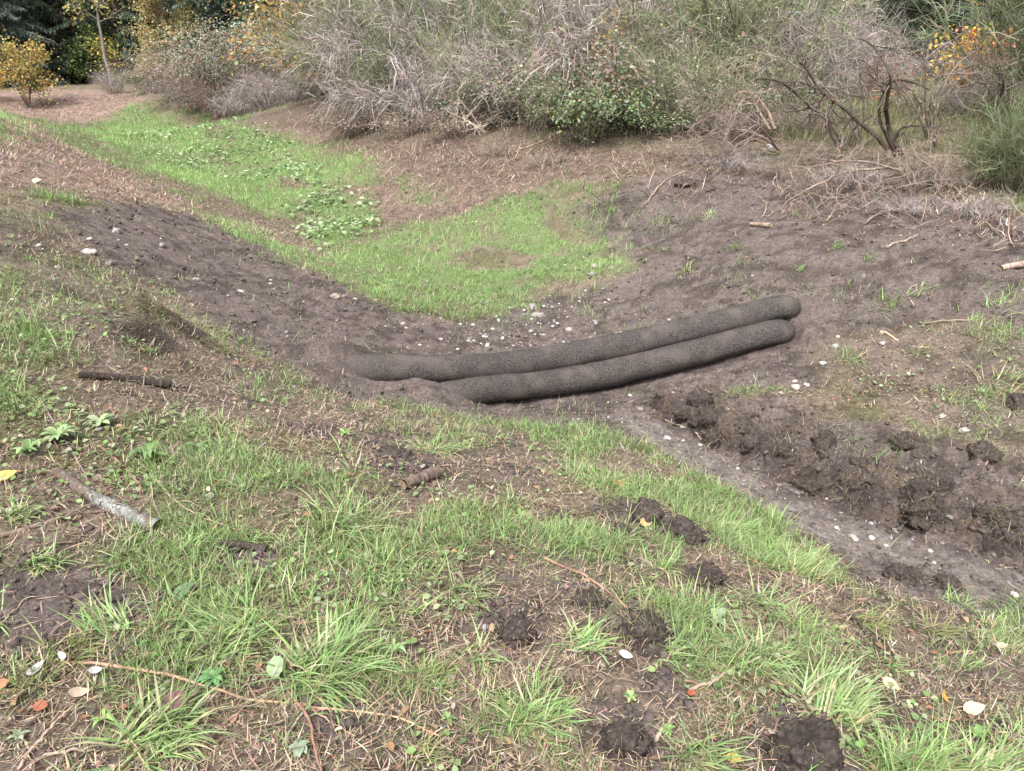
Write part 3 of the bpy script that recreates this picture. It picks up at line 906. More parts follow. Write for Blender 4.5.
CLODS = [
 (645,512,48,26,'dark crumbly clod on the bright grass, largest of the trio below the socks',0),
 (682,528,52,26,'wide low clod touching the right of the largest one below the socks',0),
 (620,529,20,12,'tiny clod beside an orange leaf, left of the larger pair',0),
 (704,573,40,28,'round dark clod standing alone in the grass near the bright tufts',0),
 (645,628,62,40,'tall clod of dug soil with dry turf on its left side',70),
 (515,626,52,30,'flat clod with one white pebble in it, beside bent grass',0),
 (588,596,44,20,'low clod half sunk under a dead stem in mid grass',20),
 (622,735,56,40,'cracked flat clod at the bottom edge between grass tufts',0),
 (806,750,90,56,'biggest clod, cut by the bottom edge of the photo',30),
 (905,573,40,24,'clod at the lower edge of the muddy rut',0),
 (948,580,34,20,'small clod at the end of the muddy rut by the dry grass',0),
 (1018,398,30,18,'dark clod on the grassy right bank at the photo edge',0),
 (395,450,50,14,'flattened grey clod on the bare patch below the left sock end',0),
 (684,183,22,9,'small clod of turf below the thicket, uphill of the socks',60),
]
for k, (u, v, w, h, lab, gr) in enumerate(CLODS):
    clod(u, v, w, h, lab, 100 + k, 110 if v > 480 else 60, gr)
# ridge of churned soil thrown up along the rut: one ragged body
def spoil_ridge():
    E, L = smooth_path(np.c_[RUT[:, :2], np.zeros(len(RUT))], 620)
    E = E[14:560]; m = len(E)
    T = unit_(np.gradient(E, axis=0))[:, :2]; N = np.stack([-T[:, 1], T[:, 0]], -1)
    w = np.concatenate([np.linspace(-.07, .10, 64), np.linspace(.107, .62, 80)])
    s = np.linspace(0, 1, m)
    S, Wd = np.meshgrid(np.linspace(0, L * m / 620, m), w, indexing='ij')
    Wa = Wd + .17 * sstep(-.05, .035, Wd)                      # distance over the face, so that lumps are not stretched on it
    n1 = fbm(S * 4.5, Wa * 4.5, 4, 921, .6); n2 = fbm(S * 14, Wa * 14, 4, 922, .65); n3_ = fbm(S * 42, Wa * 42, 3, 923, .7)
    edge = .055 * fbm(S * 3.1, S * 0, 4, 924, .6)
    x = E[:, None, 0] + N[:, None, 0] * (Wd + edge) ; y = E[:, None, 1] + N[:, None, 1] * (Wd + edge)
    end = (sstep(0, .06, s) * sstep(1, .93, s))[:, None]
    width = .20 + .12 * fbm(S * 1.3, S * 0, 2, 925)
    prof = sstep(-.05, .035, Wd) * sstep(1.25, .35, Wd / width)
    h = end * prof * (.034 + .055 * n1 + .055 * np.abs(n2) + .024 * n3_)
    z = ground_z(x, y, False) - .015 + h * 1.0 + .012 * n2 * end
    # lumps lean out over the rut
    lean = end * np.exp(-(Wd / .10) ** 2) * (.01 + .05 * n1 + .05 * n2) * sstep(.01, .07, h)
    x = x - N[:, None, 0] * lean; y = y - N[:, None, 1] * lean
    x = x + .016 * n2 + .008 * n3_; y = y + .020 * fbm(S * 14 + 9, Wa * 14, 3, 926)
    z = np.where((Wd <= w[0] + 1e-6) | (Wd >= w[-1] - 1e-6), z - .08, z)
    col = np.array([.105, .083, .074]) * (1 + .45 * n2[..., None] + .3 * n3_[..., None])
    t = sstep(.05, .5, fbm(S * 6, Wd * 6, 3, 927))[..., None]
    col = np.clip(col * (1 - .55 * t) + np.array([.17, .125, .09]) * .55 * t, .015, 1)
    k = len(w); I = np.arange(m - 1)[:, None] * k; J = np.arange(k - 1)[None]
    q = np.stack([I + J, I + k + J, I + k + J + 1, I + J + 1], -1).reshape(-1, 4)
    c0 = np.array([x.mean(), y.mean(), z.min()])
    o = thing('spoil_ridge', 'long ragged ridge of churned dark soil on the far side of the muddy rut', 'soil ridge', c0)
    V = np.stack([x, y, z], -1) - c0
    Geo().add(V.reshape(-1, 3), q[:, ::-1], col.reshape(-1, 3)).build('soil_body', M_SOIL, o)
    # roots and dry grass torn with the soil, in patches
    n = 9000
    i = rng.integers(4, m - 4, n); jj = (len(w) * rng.random(n) ** 1.5).astype(int)
    keep = (rng.random(n) < sstep(-.15, .35, fbm(S * 3, Wd * 3, 3, 931))[i, jj] + .06) & (h[i, jj] > .012)
    i, jj = i[keep], jj[keep]; n = len(i)
    b = V[i, jj]
    hd = np.arctan2(-N[i, 1], -N[i, 0]) + 1.1 * rng.standard_normal(n)
    P, sd = blade_spines(b, .02 + .07 * rng.random(n) ** 1.5, hd, 1.2 + .45 * rng.standard_normal(n), .9 + .6 * rng.standard_normal(n), 5)
    cc = pick([(.28,.21,.14), (.18,.13,.09), (.38,.31,.2), (.22,.24,.11)], [.4, .32, .18, .1], n, .2)
    f = Geo().strips(P, taper(.0009 + .0010 * rng.random(n), 5, 2), sd, cc).build('torn_roots', M_DRY, o); f['kind'] = 'stuff'
spoil_ridge()
BANK_CLODS = [
 (716,432,34,24,'torn turf lump hanging over the upper half of the rut'),
 (808,478,40,26,'torn turf lump hanging over the middle of the rut'),
 (915,508,46,28,'torn turf lump hanging over the lower half of the rut'),
 (905,436,40,18,'low lump of dug soil at the upper side of the spoil ridge'),
 (985,452,36,14,'small dark lump in the grass above the spoil ridge'),
 (1000,520,40,20,'last torn lump of the spoil ridge at the photo edge'),
]
for k, (u, v, w, h, lab) in enumerate(BANK_CLODS):
    o = clod(u, v, w, h, lab, 300 + k, 160, 40, 'turf lump', (.085, .066, .057))
    o.name = 'turf_lump'; o['group'] = 'torn turf lumps along the rut'

rl = np.random.default_rng(77)
for k in range(34):
    q = .05 + .9 * rl.random(); i_ = q * (len(RUT) - 2.4); j_ = int(i_)
    e = RUT[j_] + (RUT[j_ + 1] - RUT[j_]) * (i_ - j_)
    t_ = unit_(RUT[j_ + 1] - RUT[j_]); off = .03 + .42 * rl.random() ** 1.4
    pos = np.array([e[0] - t_[1] * off, e[1] + t_[0] * off]); zz = float(ground_z(pos[:1], pos[1:])[0])
    dv = np.array([pos[0], pos[1], zz]) - EYE
    dep = dv[1] * CP - dv[2] * SP
    u_, v_ = 512 + F * dv[0] / dep, 385.5 - F * (dv[1] * SP + dv[2] * CP) / dep
    if u_ > 1040: continue
    w_ = 12 + 20 * rl.random() ** 1.5
    o = clod(u_, v_ - 5, w_, w_ * .62, 'small crumbled lump of soil, one of many strewn over the spoil ridge', 700 + k, 16, 6, 'soil lump', (.092, .072, .063))
    o.name = 'soil_lump'; o['group'] = 'small soil lumps on the spoil ridge'

def turf_mound():
    c0 = world_poly([(152, 332)])[0]
    r = np.linspace(0, 1, 60); th = np.linspace(0, 2 * math.pi, 128, endpoint=False)
    Rr, T = np.meshgrid(r, th, indexing='ij')
    rim = 1 + .22 * fbm(np.cos(T) * 1.6, np.sin(T) * 1.6, 3, 951)
    x = c0[0] + .05 + Rr * rim * np.cos(T) * .46; y = c0[1] + .12 + Rr * rim * np.sin(T) * .34
    n1 = fbm(x * 6, y * 6, 4, 952, .6); n2 = fbm(x * 22, y * 22, 3, 953, .7)
    h = (1 - Rr ** 2.2) * (.085 + .07 * n1 + .02 * n2)
    z = ground_z(x, y, False) - .02 + h
    q = np.hypot((x - HOLLOW[0]) / .16, (y - HOLLOW[1]) / .08)
    z -= .05 * np.exp(-q ** 2)
    z = np.where(Rr > .99, z - .06, z)
    t = sstep(-.2, .35, n1)[..., None]
    col = np.array([.085, .064, .053]) * (1 - t) + np.array([.16, .125, .085]) * t
    col = np.clip(col * (1 + .4 * n2[..., None]), .015, 1)
    k = len(th); I = np.arange(59)[:, None] * k; J = np.arange(k)[None]; J2 = (J + 1) % k
    qd = np.stack([I + J, I + k + J, I + k + J2, I + J2], -1).reshape(-1, 4)
    p = np.array([c0[0], c0[1], float(z.min())])
    V = np.stack([x, y, z], -1) - p
    o = thing('turf_mound', 'shaggy brown mound of dug turf beside a small pit on the left bank', 'turf mound', p)
    Geo().add(V.reshape(-1, 3), qd, col.reshape(-1, 3)).build('soil_body', M_SOIL, o)
    n = 3600
    i = (2 + 54 * np.sqrt(rng.random(n))).astype(int); jj = rng.integers(0, k, n)
    keep = rng.random(n) < sstep(-.25, .3, fbm(x * 4, y * 4, 3, 955))[i, jj] * np.where(q[i, jj] < 1, .1, 1)
    i, jj = i[keep], jj[keep]; n = len(i)
    P, sd = blade_spines(V[i, jj], .03 + .06 * rng.random(n), jj / k * 6.283 + .8 * rng.standard_normal(n), .9 + .4 * rng.standard_normal(n), .8 + .5 * rng.standard_normal(n), 4)
    Geo().strips(P, taper(.0012 + .0012 * rng.random(n), 4), sd, pick([(.26,.27,.13), (.33,.27,.17), (.21,.29,.11), (.2,.15,.1)], [.3, .3, .22, .18], n, .2)).build('turf', M_GRASS, o)['kind'] = 'stuff'
turf_mound()

# ------------------------------------------------------------------ stones
def stone(u, v, wpx, label, seed, col=(.5, .47, .44), flat=.62):
    p = hit1(u, v); s = pxm(p) * wpx / 2 * .78
    rs = np.random.default_rng(seed); off = Vector(rs.random(3) * 40)
    V, Fc = ICO3
    st = np.array([1 + .25 * rs.random(), .75 + .2 * rs.random(), flat])
    v_ = np.array([w * st * s * (1 + .42 * mnoise.fractal(Vector(w) * 1.1 + off, .6, 2, 3)) for w in V])
    g = Geo().add(v_, Fc, np.array(col) * (1 + .1 * rs.standard_normal()))
    o = g.build('stone', M_STONE, None, p + np.array([0, 0, s * flat * .22]))
    o.rotation_euler = (0, 0, rs.random() * 6.28)
    tag(o, label, 'stone', 'loose stones on the ground')
W, G_, T_ = (.34, .31, .285), (.21, .195, .18), (.26, .215, .17)
for k, (u, v, w, lab, c) in enumerate([
 (116,232,12,'oval pale stone at the edge of the bare soil on the left bank', W),
 (89,253,15,'largest pale stone on the left bank, above the dug pit', W),
 (110,264,11,'angular grey stone just below the largest one on the left bank', G_),
 (58,268,8,'small white stone left of the largest one on the left bank', W),
 (162,246,9,'flat grey stone in the bare soil of the left bank', G_),
 (196,280,9,'beige stone alone in the middle of the left soil patch', T_),
 (240,291,9,'long flat pale chip on the soil of the left bank', W),
 (14,300,8,'white stone at the left photo edge in the grass', W),
 (336,297,14,'tan angular stone at the lower edge of the green floor', T_),
 (355,299,6,'small white stone beside the tan angular one', W),
 (403,324,7,'single white pebble on the soil above the sock', W),
 (391,281,6,'white pebble in the green grass of the swale floor', W),
 (594,267,8,'white stone at the right end of the green grass', W),
 (593,275,10,'grey stone below the white one at the right end of the green grass', G_),
 (533,307,12,'pale stone topmost in the gravel spill above the socks', W),
 (538,316,12,'flat pale stone in the middle of the gravel spill', W),
 (569,330,9,'pale stone at the right foot of the gravel spill', W),
 (531,333,7,'white stone nearest the sock below the gravel spill', W),
 (595,322,6,'grey stone right of the gravel spill', G_),
 (835,347,10,'pale rounded stone below the right sock end', W),
 (882,344,8,'white block-shaped stone on the right bank below a dead stalk', W),
 (823,363,9,'white stone below the rounded one near the right sock end', W),
 (838,335,5,'white pebble above the rounded stone near the right sock end', W),
 (796,388,11,'largest of three white stones behind the rut bank', W),
 (806,386,8,'right one of three white stones behind the rut bank', W),
 (795,381,7,'upper one of three white stones behind the rut bank', W),
 (771,147,11,'white rounded stone under the dead branches at the thicket edge', W),
 (668,439,9,'pale flat stone at the grassy edge of the track', W),
 (682,428,6,'small white stone in the mouth of the rut', W),
 (698,432,6,'white stone against the torn turf in the rut', W),
 (640,410,9,'beige stone at the upper end of the track', T_),
 (853,539,12,'white long stone lying in the lower muddy track', W),
 (880,490,6,'grey pebble in the middle of the rut bank', G_),
 (949,519,8,'grey blue stone at the foot of the rut bank', G_),
 (1005,507,9,'white stone on the soil at the right end of the rut bank', W),
 (964,431,10,'pale stone above the rut bank by the grass', W),
 (942,417,9,'flat pale stone at the upper edge of the churned soil', W),
 (896,532,7,'pale stone in the gravel strip below the rut', W),
 (994,554,7,'grey stone on the smooth mud by the photo edge', G_),
 (210,497,11,'white stone in the turf near the lichened log', W),
 (181,514,8,'smaller white stone beside the lichened log end', W),
 (98,479,12,'pale stone half hidden behind the lichened log', T_),
 (517,636,8,'white pebble stuck in the flat clod', W),
 (466,549,7,'grey pebble in the turf of the middle bank', G_),
 (795,636,12,'beige stone in the grass, right of the curved stick', T_),
]):
    stone(u, v, w, lab, 500 + k, c)

# ------------------------------------------------------------------ logs, sticks, dead stems
def path_ground(uv, lift, n=26, wob=.006, seed=0):
    uv = np.array(uv, float)
    h = hit(uv[:, 0], uv[:, 1])
    P, L = smooth_path(h, n) if len(uv) > 2 else (np.linspace(h[0], h[-1], n), 0)
    zz = ground_z(P[:, 0], P[:, 1], False)
    P[:, 2] = np.maximum(np.convolve(np.concatenate([[zz[0]] * 2, zz, [zz[-1]] * 2]), np.ones(5) / 5, 'valid'), 0 * zz - 9) + lift
    rs = np.random.default_rng(seed)
    P += wob * np.cumsum(rs.standard_normal(P.shape), 0) * .35
    return P
def stick(uv, rpx, label, seed, col=(.3, .23, .18), lift=None, name='stick', cat='stick', group='dead sticks and stems on the ground', side=0, mat=None):
    P = path_ground(uv, 0, seed=seed, wob=.014 if uv[0][1] < 350 else .005)
    s = pxm(P[len(P) // 2]); r = rpx * s / 2
    P[:, 2] += (r * .8 + .006) if lift is None else lift
    m = len(P)
    if lift: P[:, 2] += lift * np.sin(np.linspace(0, math.pi, m)) * .8
    rad = r * np.linspace(1.1, .6, m)
    c0 = P.mean(0); c0[2] = float(ground_z(np.array([c0[0]]), np.array([c0[1]]))[0])
    rs = np.random.default_rng(seed + 1)
    g = Geo().tube(P - c0, rad, jit(col, m, .12, rs), 7, True, .25, seed)
    o = g.build(name, mat or M_TWIG, None, c0)
    tag(o, label, cat, group)
    for k in range(side):
        i = int(m * (.25 + .6 * rs.random()))
        d = P[i] - P[i-1]; d /= np.linalg.norm(d) + 1e-9
        a = (rs.random() - .5) * 2.2; ca, sa = math.cos(a), math.sin(a)
        d = np.array([d[0]*ca - d[1]*sa, d[0]*sa + d[1]*ca, .12 * rs.random()])
        ln = np.linalg.norm(P[-1] - P[0]) * (.15 + .25 * rs.random())
        tt = np.linspace(0, 1, 8)[:, None]
        Q = P[i] + d * ln * tt + np.cumsum(rs.standard_normal((8, 3)) * .006, 0)
        Q[:, 2] = np.maximum(Q[:, 2], ground_z(Q[:, 0], Q[:, 1], False) + .008)
        Geo().tube(Q - c0, rad[i] * np.linspace(.7, .3, 8), jit(col, 8, .12, rs), 5, True).build('side_twig', mat or M_TWIG, o)
    return o

def big_log(uv, rpx, label, seed, col, lichen=0, cutcol=(.2, .11, .06), group='thick broken branches in the turf', name='log'):
    P = path_ground(uv, 0, 120, .0012, seed)
    s = pxm(P[60]); r = rpx * s / 2
    P[:, 2] = np.linspace(P[0, 2], P[-1, 2], 120) + r * .55 + .008
    c0 = P.mean(0); c0[2] -= r
    P = P - c0
    rs = np.random.default_rng(seed)
    rad = r * np.linspace(.78, 1.0, 120) * (1 + .05 * rs.standard_normal(120))
    o = thing(name, label, 'log', c0, group)
    cb = jit(col, 120, .15, rs)
    g = Geo().tube(P, rad, cb, 24, False, .10, seed)
    if lichen:
        vv = g.V[0]; blot = sstep(.02, .14, fbm(vv[:, 0] * 34 + vv[:, 2] * 40, vv[:, 1] * 34 - vv[:, 2] * 37, 4, 71, .7) + .5 * (np.repeat(np.arange(120), 24) / 119 - .5))
        g.C[0] = g.C[0] * (1 - blot[:, None] * .9) + np.array([.235, .24, .22]) * blot[:, None] * .9
    bark = g.build('bark', M_BARK, o)
    for e, i, d in ((0, 0, -1), (1, -1, 1)):
        T = (P[-1] - P[0]); T /= np.linalg.norm(T)
        A = np.cross(T, [0, 0, 1.0]); A /= np.linalg.norm(A); B = np.cross(A, T)
        th = np.linspace(0, 6.283, 14, endpoint=False)
        ring = P[i] + d * T * .002 + rad[i] * .93 * (A * np.cos(th)[:, None] + B * np.sin(th)[:, None])
        ring += T * .004 * rs.standard_normal((14, 1))
        ctr = P[i] + d * T * (-.006 if rs.random() < .5 else .008)
        Geo().add(np.concatenate([ring, ctr[None]]), np.array([[k, (k + 1) % 14, 14] for k in range(14)]), jit(cutcol, 15, .2, rs)).build('cut_end', M_BARK, o)
    if lichen:
        n = lichen
        cen = rs.random(9) * .72 + .25
        i = np.clip((cen[rs.integers(0, 9, n)] + .05 * rs.standard_normal(n)), 0, 1) * 119
        b = np.stack([np.interp(i, np.arange(120), P[:, k]) for k in range(3)], -1)
        T = (P[-1] - P[0]); T /= np.linalg.norm(T); A = np.cross(T, [0, 0, 1.0]); A /= np.linalg.norm(A); B = np.cross(A, T)
        th = math.pi * (.5 + .42 * rs.standard_normal(n))
        nr = A * np.cos(th)[:, None] + B * np.sin(th)[:, None]
        b = b + nr * (np.interp(i, np.arange(120), rad) * 1.03)[:, None]
        d = np.cross(nr, rs.standard_normal((n, 3))); d /= np.linalg.norm(d, axis=1, keepdims=True)
        ln = .005 + .007 * rs.random(n)
        Geo().leaves(b, d, nr, ln, ln * .6, pick([(.34, .35, .32), (.26, .27, .24), (.42, .43, .4)], [.5, .3, .2], n, .1, rs), .15).build('lichen', M_LEAF, bark)
    return o
big_log([(58,476),(85,496),(120,514),(158,530)], 14, 'brown log spotted with white lichen, lying in the near turf', 41, (.14, .105, .085), 150)
big_log([(80,378),(120,380),(170,388)], 8, 'dark straight branch lying across the turf below the dug mound', 42, (.055, .042, .036), 0, (.1, .07, .05))
big_log([(403,489),(420,482),(438,477)], 13, 'short split piece of brown wood in the middle of the grass', 43, (.17, .125, .10), 0, (.25, .17, .11))
big_log([(1000,271),(1012,268),(1040,265)], 7, 'pale cut branch on the soil at the right photo edge', 44, (.36, .28, .22), 0, (.4, .3, .2))
big_log([(222,546),(240,548),(266,552)], 8, 'short dark piece of branch beside the lichened log', 45, (.07, .055, .048), 0, (.12, .08, .06))
big_log([(750,226),(762,227),(772,228)], 5, 'stubby tan branch end on the soil slope above the socks', 46, (.32, .24, .18), 0, (.35, .26, .18))

TAN, GREY, RED, DARK, PALE = (.32,.24,.165), (.25,.205,.18), (.24,.135,.10), (.08,.06,.05), (.38,.305,.23)
for k, (uv, r, lab, c, sd) in enumerate([
 ([(-10,543),(35,528),(75,514),(100,512)], 7, 'crooked grey brown branch entering from the left edge near the lichened log', (.2,.15,.12), 1),
 ([(-10,640),(30,600)], 2.5, 'thin dead stem low at the left photo edge', TAN, 0),
 ([(150,476),(185,515),(235,532)], 2.6, 'thin tan stem running from the lichened log to the right', TAN, 0),
 ([(40,400),(85,470),(110,520)], 2.2, 'thin grey stem leaning across the turf above the lichened log', GREY, 0),
 ([(100,448),(128,470),(142,495)], 3.2, 'reddish stem beside the lichened log', RED, 0),
 ([(62,664),(110,668),(180,684),(255,705),(330,716),(400,722),(440,745)], 4.0, 'long reddish tan stem across the bottom left of the turf', (.42,.27,.18), 2),
 ([(290,690),(312,720),(326,780)], 4.2, 'reddish stem running down to the bottom edge', RED, 0),
 ([(300,626),(350,618),(415,610)], 4.2, 'tan stick behind the big grass clump', TAN, 0),
 ([(320,600),(360,604),(400,616)], 4.5, 'dark stick under the tan one behind the big grass clump', DARK, 1),
 ([(688,693),(716,684),(732,668),(756,662)], 4.2, 'curved pale stick in the near grass', PALE, 0),
 ([(684,682),(710,694),(736,702)], 3.4, 'dark stick crossing under the curved pale one', (.2,.13,.1), 0),
 ([(656,742),(668,728),(676,718)], 4.4, 'short pale stick standing out beside the cracked clod', PALE, 0),
 ([(508,710),(530,728),(560,765)], 3.4, 'thin brown stem at the bottom between grass tufts', (.32,.2,.14), 0),
 ([(545,560),(580,575),(625,608)], 3.6, 'brown dead stem over the low sunken clod', (.3,.19,.13), 1),
 ([(640,560),(668,578),(672,600)], 3.2, 'small bent brown stem near the round dark clod', (.34,.24,.17), 0),
 ([(665,420),(706,430),(705,465)], 1.8, 'thin standing straw at the upper end of the rut', TAN, 0),
 ([(842,722),(862,722),(878,722)], 3.4, 'short pale straw stick below the cream leaf', PALE, 0),
 ([(848,615),(855,628),(860,634)], 4.5, 'short black stick in the grass by the rut', DARK, 0),
 ([(950,655),(985,650),(1010,645)], 3.0, 'tan bent stem in the dry grass on the right', TAN, 1),
 ([(930,720),(960,724)], 4, 'reddish bit of stick below the cream leaves', RED, 0),
 ([(0,695),(60,685),(90,668)], 3.0, 'reddish stem in the lower left corner', (.36,.22,.17), 0),
 ([(20,771),(50,735),(75,705)], 4.0, 'pinkish stem rising from the bottom left corner', (.4,.28,.22), 0),
 ([(44,760),(100,748)], 4.2, 'straight pale stem beside the bottom left tuft', PALE, 0),
 ([(150,590),(180,615),(225,648)], 2.4, 'thin tan stem over the bare patch on the left', TAN, 0),
 ([(880,332),(905,344),(925,349)], 3.2, 'pale tan stalk on the soil right of the sock end', (.48,.36,.25), 0),
 ([(930,300),(936,285),(950,272),(962,268)], 2.2, 'thin hooked stem on the upper right soil', RED, 0),
 ([(886,248),(900,244),(915,238)], 2.4, 'short forked pale stick on the soil above the right bank grass', PALE, 1),
 ([(916,250),(924,276)], 1.6, 'thin red stem standing on the soil above the right bank grass', RED, 0),
 ([(920,325),(975,322),(1030,315)], 2.0, 'long trailing stem along the right bank', TAN, 0),
 ([(645,205),(660,188),(672,178),(690,170)], 2.4, 'thin pale stem beside the hollow clod', TAN, 0),
 ([(655,136),(720,132),(770,145)], 3.0, 'brown branch along the foot of the thicket', (.26,.19,.14), 1),
 ([(730,150),(765,138),(790,128)], 3.2, 'dark branch under the dead twigs at the thicket foot', (.15,.11,.09), 0),
 ([(376,283),(386,287)], 2, 'tan straw in the green grass', TAN, 0),
 ([(785,183),(850,188),(905,178)], 2.6, 'long pale stalk lying level below the bare shrubs', PALE, 1),
 ([(810,194),(835,200),(868,193)], 2.6, 'pale bent stalk under the long level one', PALE, 1),
 ([(826,222),(838,204),(862,196)], 2.6, 'tan arched stalk rooted in a dry tuft on the slope', TAN, 0),
 ([(780,196),(795,183),(800,176)], 2.0, 'short grey twig left of the level stalks', GREY, 0),
 ([(865,225),(885,213),(930,211)], 2.0, 'grey arched twig low on the right slope', GREY, 1),
 ([(935,180),(960,194),(972,200)], 3.0, 'pale stout stalk beside the dark green broom', PALE, 0),
 ([(952,190),(956,205),(948,225)], 2.2, 'reddish crooked twig under the dark green broom', RED, 1),
 ([(985,222),(1000,235),(1010,240)], 2.2, 'pale root loop at the foot of the dark green broom', PALE, 0),
 ([(690,160),(720,150),(740,150)], 2.0, 'grey twig at the foot of the thicket above the hollow clod', GREY, 1),
 ([(520,150),(550,140),(580,118)], 2.0, 'bare tan twig before the bramble with yellow leaves', TAN, 2),
 ([(538,110),(556,130),(552,148)], 1.8, 'forked bare stem before the bramble with yellow leaves', PALE, 1),
 ([(300,220),(345,214)], 1.5, 'straw by the clover patch', TAN, 0),
 ([(425,308),(436,316),(446,318)], 2.2, 'dark twig at the lower edge of the green grass', DARK, 0),
]):
    stick(uv, r * (.68 if uv[0][1] < 350 else .85), lab, 600 + k * 3, c, side=sd)

# ------------------------------------------------------------------ fallen leaves
def fallen_leaf(u, v, lpx, ang, label, seed, col, curl=.5, wide=.45):
    p = hit1(u, v); s = pxm(p) * lpx
    n, m = 9, 5
    t = np.linspace(0, 1, n)[:, None]; w = np.linspace(-1, 1, m)[None]
    prof = np.sin(np.pi * t ** .8) ** .8 * wide * .5
    rs = np.random.default_rng(seed)
    X = t + 0 * w - .5; Y = prof * w; Z = curl * .35 * (Y ** 2) * 4 + curl * .22 * (t - .5) ** 2 * 4 + .02 * rs.standard_normal((n, m))
    V = np.stack([X * s, Y * s, Z * s], -1).reshape(-1, 3)
    q = np.array([[i*m+j, (i+1)*m+j, (i+1)*m+j+1, i*m+j+1] for i in range(n-1) for j in range(m-1)])
    o = thing('fallen_leaf', label, 'leaf', p + np.array([0, 0, .022]), 'single fallen leaves in the turf', math.radians(ang))
    o.rotation_euler = (math.radians(28), math.radians(rs.normal() * 10), math.radians(ang))
    g = Geo().add(V, q, jit(col, n * m, .1, rs))
    g.build('leaf_blade', M_LEAF, o)
    Geo().tube(np.array([[-.5 - .25 * k / 3, .02 * k * k / 9, .06 * k / 3] for k in range(4)]) * s, s * .012, np.array(col) * .7, 5).build('leaf_stalk', M_TWIG, o)
for k, a in enumerate([
 (890,688,18,-50,'cream leaf with a dark spot, left of the pair in the right grass',(.74,.58,.36),.5,.6),
 (972,712,26,12,'larger cream pointed leaf in the right grass',(.76,.62,.42),.4,.5),
 (943,703,17,75,'small orange curled leaf between the two cream ones',(.6,.3,.07),1,.4),
 (4,482,26,40,'yellow and pink leaf at the left photo edge',(.66,.48,.14),.4,.5),
 (277,675,26,-70,'big oval green leaf on the near turf',(.33,.42,.25),.2,.75),
 (80,697,20,30,'pale tan leaf in the lower left turf',(.55,.43,.32),.7,.5),
 (44,712,18,-10,'rust brown leaf in the lower left corner',(.34,.13,.07),.6,.6),
 (3,690,18,20,'rust leaf at the left photo edge',(.45,.2,.12),.5,.6),
 (626,661,15,-30,'white curled leaf between the clods',(.6,.58,.53),1.2,.5),
 (691,698,10,0,'small red leaf beside the crossed sticks',(.32,.09,.05),.5,.6),
 (646,527,14,10,'orange leaf lying against the trio of clods',(.68,.42,.2),.4,.7),
 (619,487,14,0,'small orange brown leaf in the bright grass',(.5,.24,.08),.5,.6),
 (733,764,16,-30,'yellow leaf at the bottom edge on dark soil',(.74,.5,.12),.3,.6),
 (696,580,12,20,'pale leaf on the round dark clod',(.55,.53,.45),.4,.5),
 (38,676,20,60,'white dry leaf in the lower left turf',(.55,.53,.51),1.2,.4),
 (66,664,16,-40,'smaller white dry leaf beside the long reddish stem',(.55,.53,.5),1.2,.4),
 (98,676,14,10,'white wrinkled leaf under the long reddish stem',(.52,.5,.48),1.2,.5),
 (185,598,30,12,'dark green leaf on the bare patch',(.13,.2,.11),.4,.5),
 (202,594,24,30,'dark dead leaf curling beside the green one',(.1,.08,.06),.9,.5),
 (36,183,14,0,'pale leaf on the brown slope at upper left',(.6,.5,.42),.5,.6),
 (180,708,26,-20,'purple brown leaf in the lower left tuft',(.2,.1,.1),.6,.7),
 (1000,650,12,0,'pale tan leaf in the dry grass at right',(.6,.48,.34),.5,.5),
]):
    u, v, l, an, lab, c, cu, wi = a
    fallen_leaf(u, v, l, an, lab, 900 + k, c, cu, wi)

# ------------------------------------------------------------------ grass tufts and weeds one can point at
def tuft(u, v, wpx, hpx, label, seed, n, lean_to=None, cols=None, wide=1.0):
    p = hit1(u, v + hpx * .35); s = pxm(p)
    rs = np.random.default_rng(seed)
    if lean_to is None: lean_to = math.degrees(float(flow(np.array([p[0]]), np.array([p[1]]))[0])) + rs.normal() * 30
    H = max(hpx, wpx * .62) * s * .92
    o = thing('grass_tuft', label, 'grass tuft', p, 'separate grass tufts on the near bank')
    def blades(n, cols, pr, hk, nm, mat, rad):
        a = rs.random(n) * 6.283; rr = rad * np.sqrt(rs.random(n))
        b = np.stack([rr * np.cos(a), rr * np.sin(a), np.zeros(n)], -1)
        b[:, 2] = ground_z(b[:, 0] + p[0], b[:, 1] + p[1]) - p[2] - .008
        head = a + .6 * rs.standard_normal(n)
        if lean_to is not None:
            k = rs.random(n) < .75
            head = np.where(k, math.radians(lean_to) + .6 * rs.standard_normal(n), head)
        P, sd = blade_spines(b, H * (.3 + .8 * rs.random(n)) * hk, head, np.abs(.78 + .36 * rs.standard_normal(n)), .85 + .55 * rs.standard_normal(n), 6)
        w = (.0020 + .0016 * rs.random(n)) * wide
        Geo().strips(P, taper(w, 6, 1.6), sd, pick(cols, pr, n, .16, rs)).build(nm, mat, o)
    rad = wpx * s * .27

    blades(n, cols or [(.23,.33,.125), (.29,.40,.16), (.37,.46,.22), (.42,.37,.23)], [.33, .35, .22, .1], 1.0, 'green_blades', M_GRASS, rad)
    blades(n // 5 + 6, [(.42,.34,.2), (.34,.25,.15), (.5,.44,.3)], [.5, .3, .2], .7, 'dry_blades', M_DRY, rad * 1.1)
PALEG = [(.26,.39,.145), (.33,.46,.19), (.42,.52,.26), (.46,.42,.27)]
OLIVE = [(.20,.25,.09), (.26,.30,.12), (.31,.32,.15), (.36,.3,.18)]
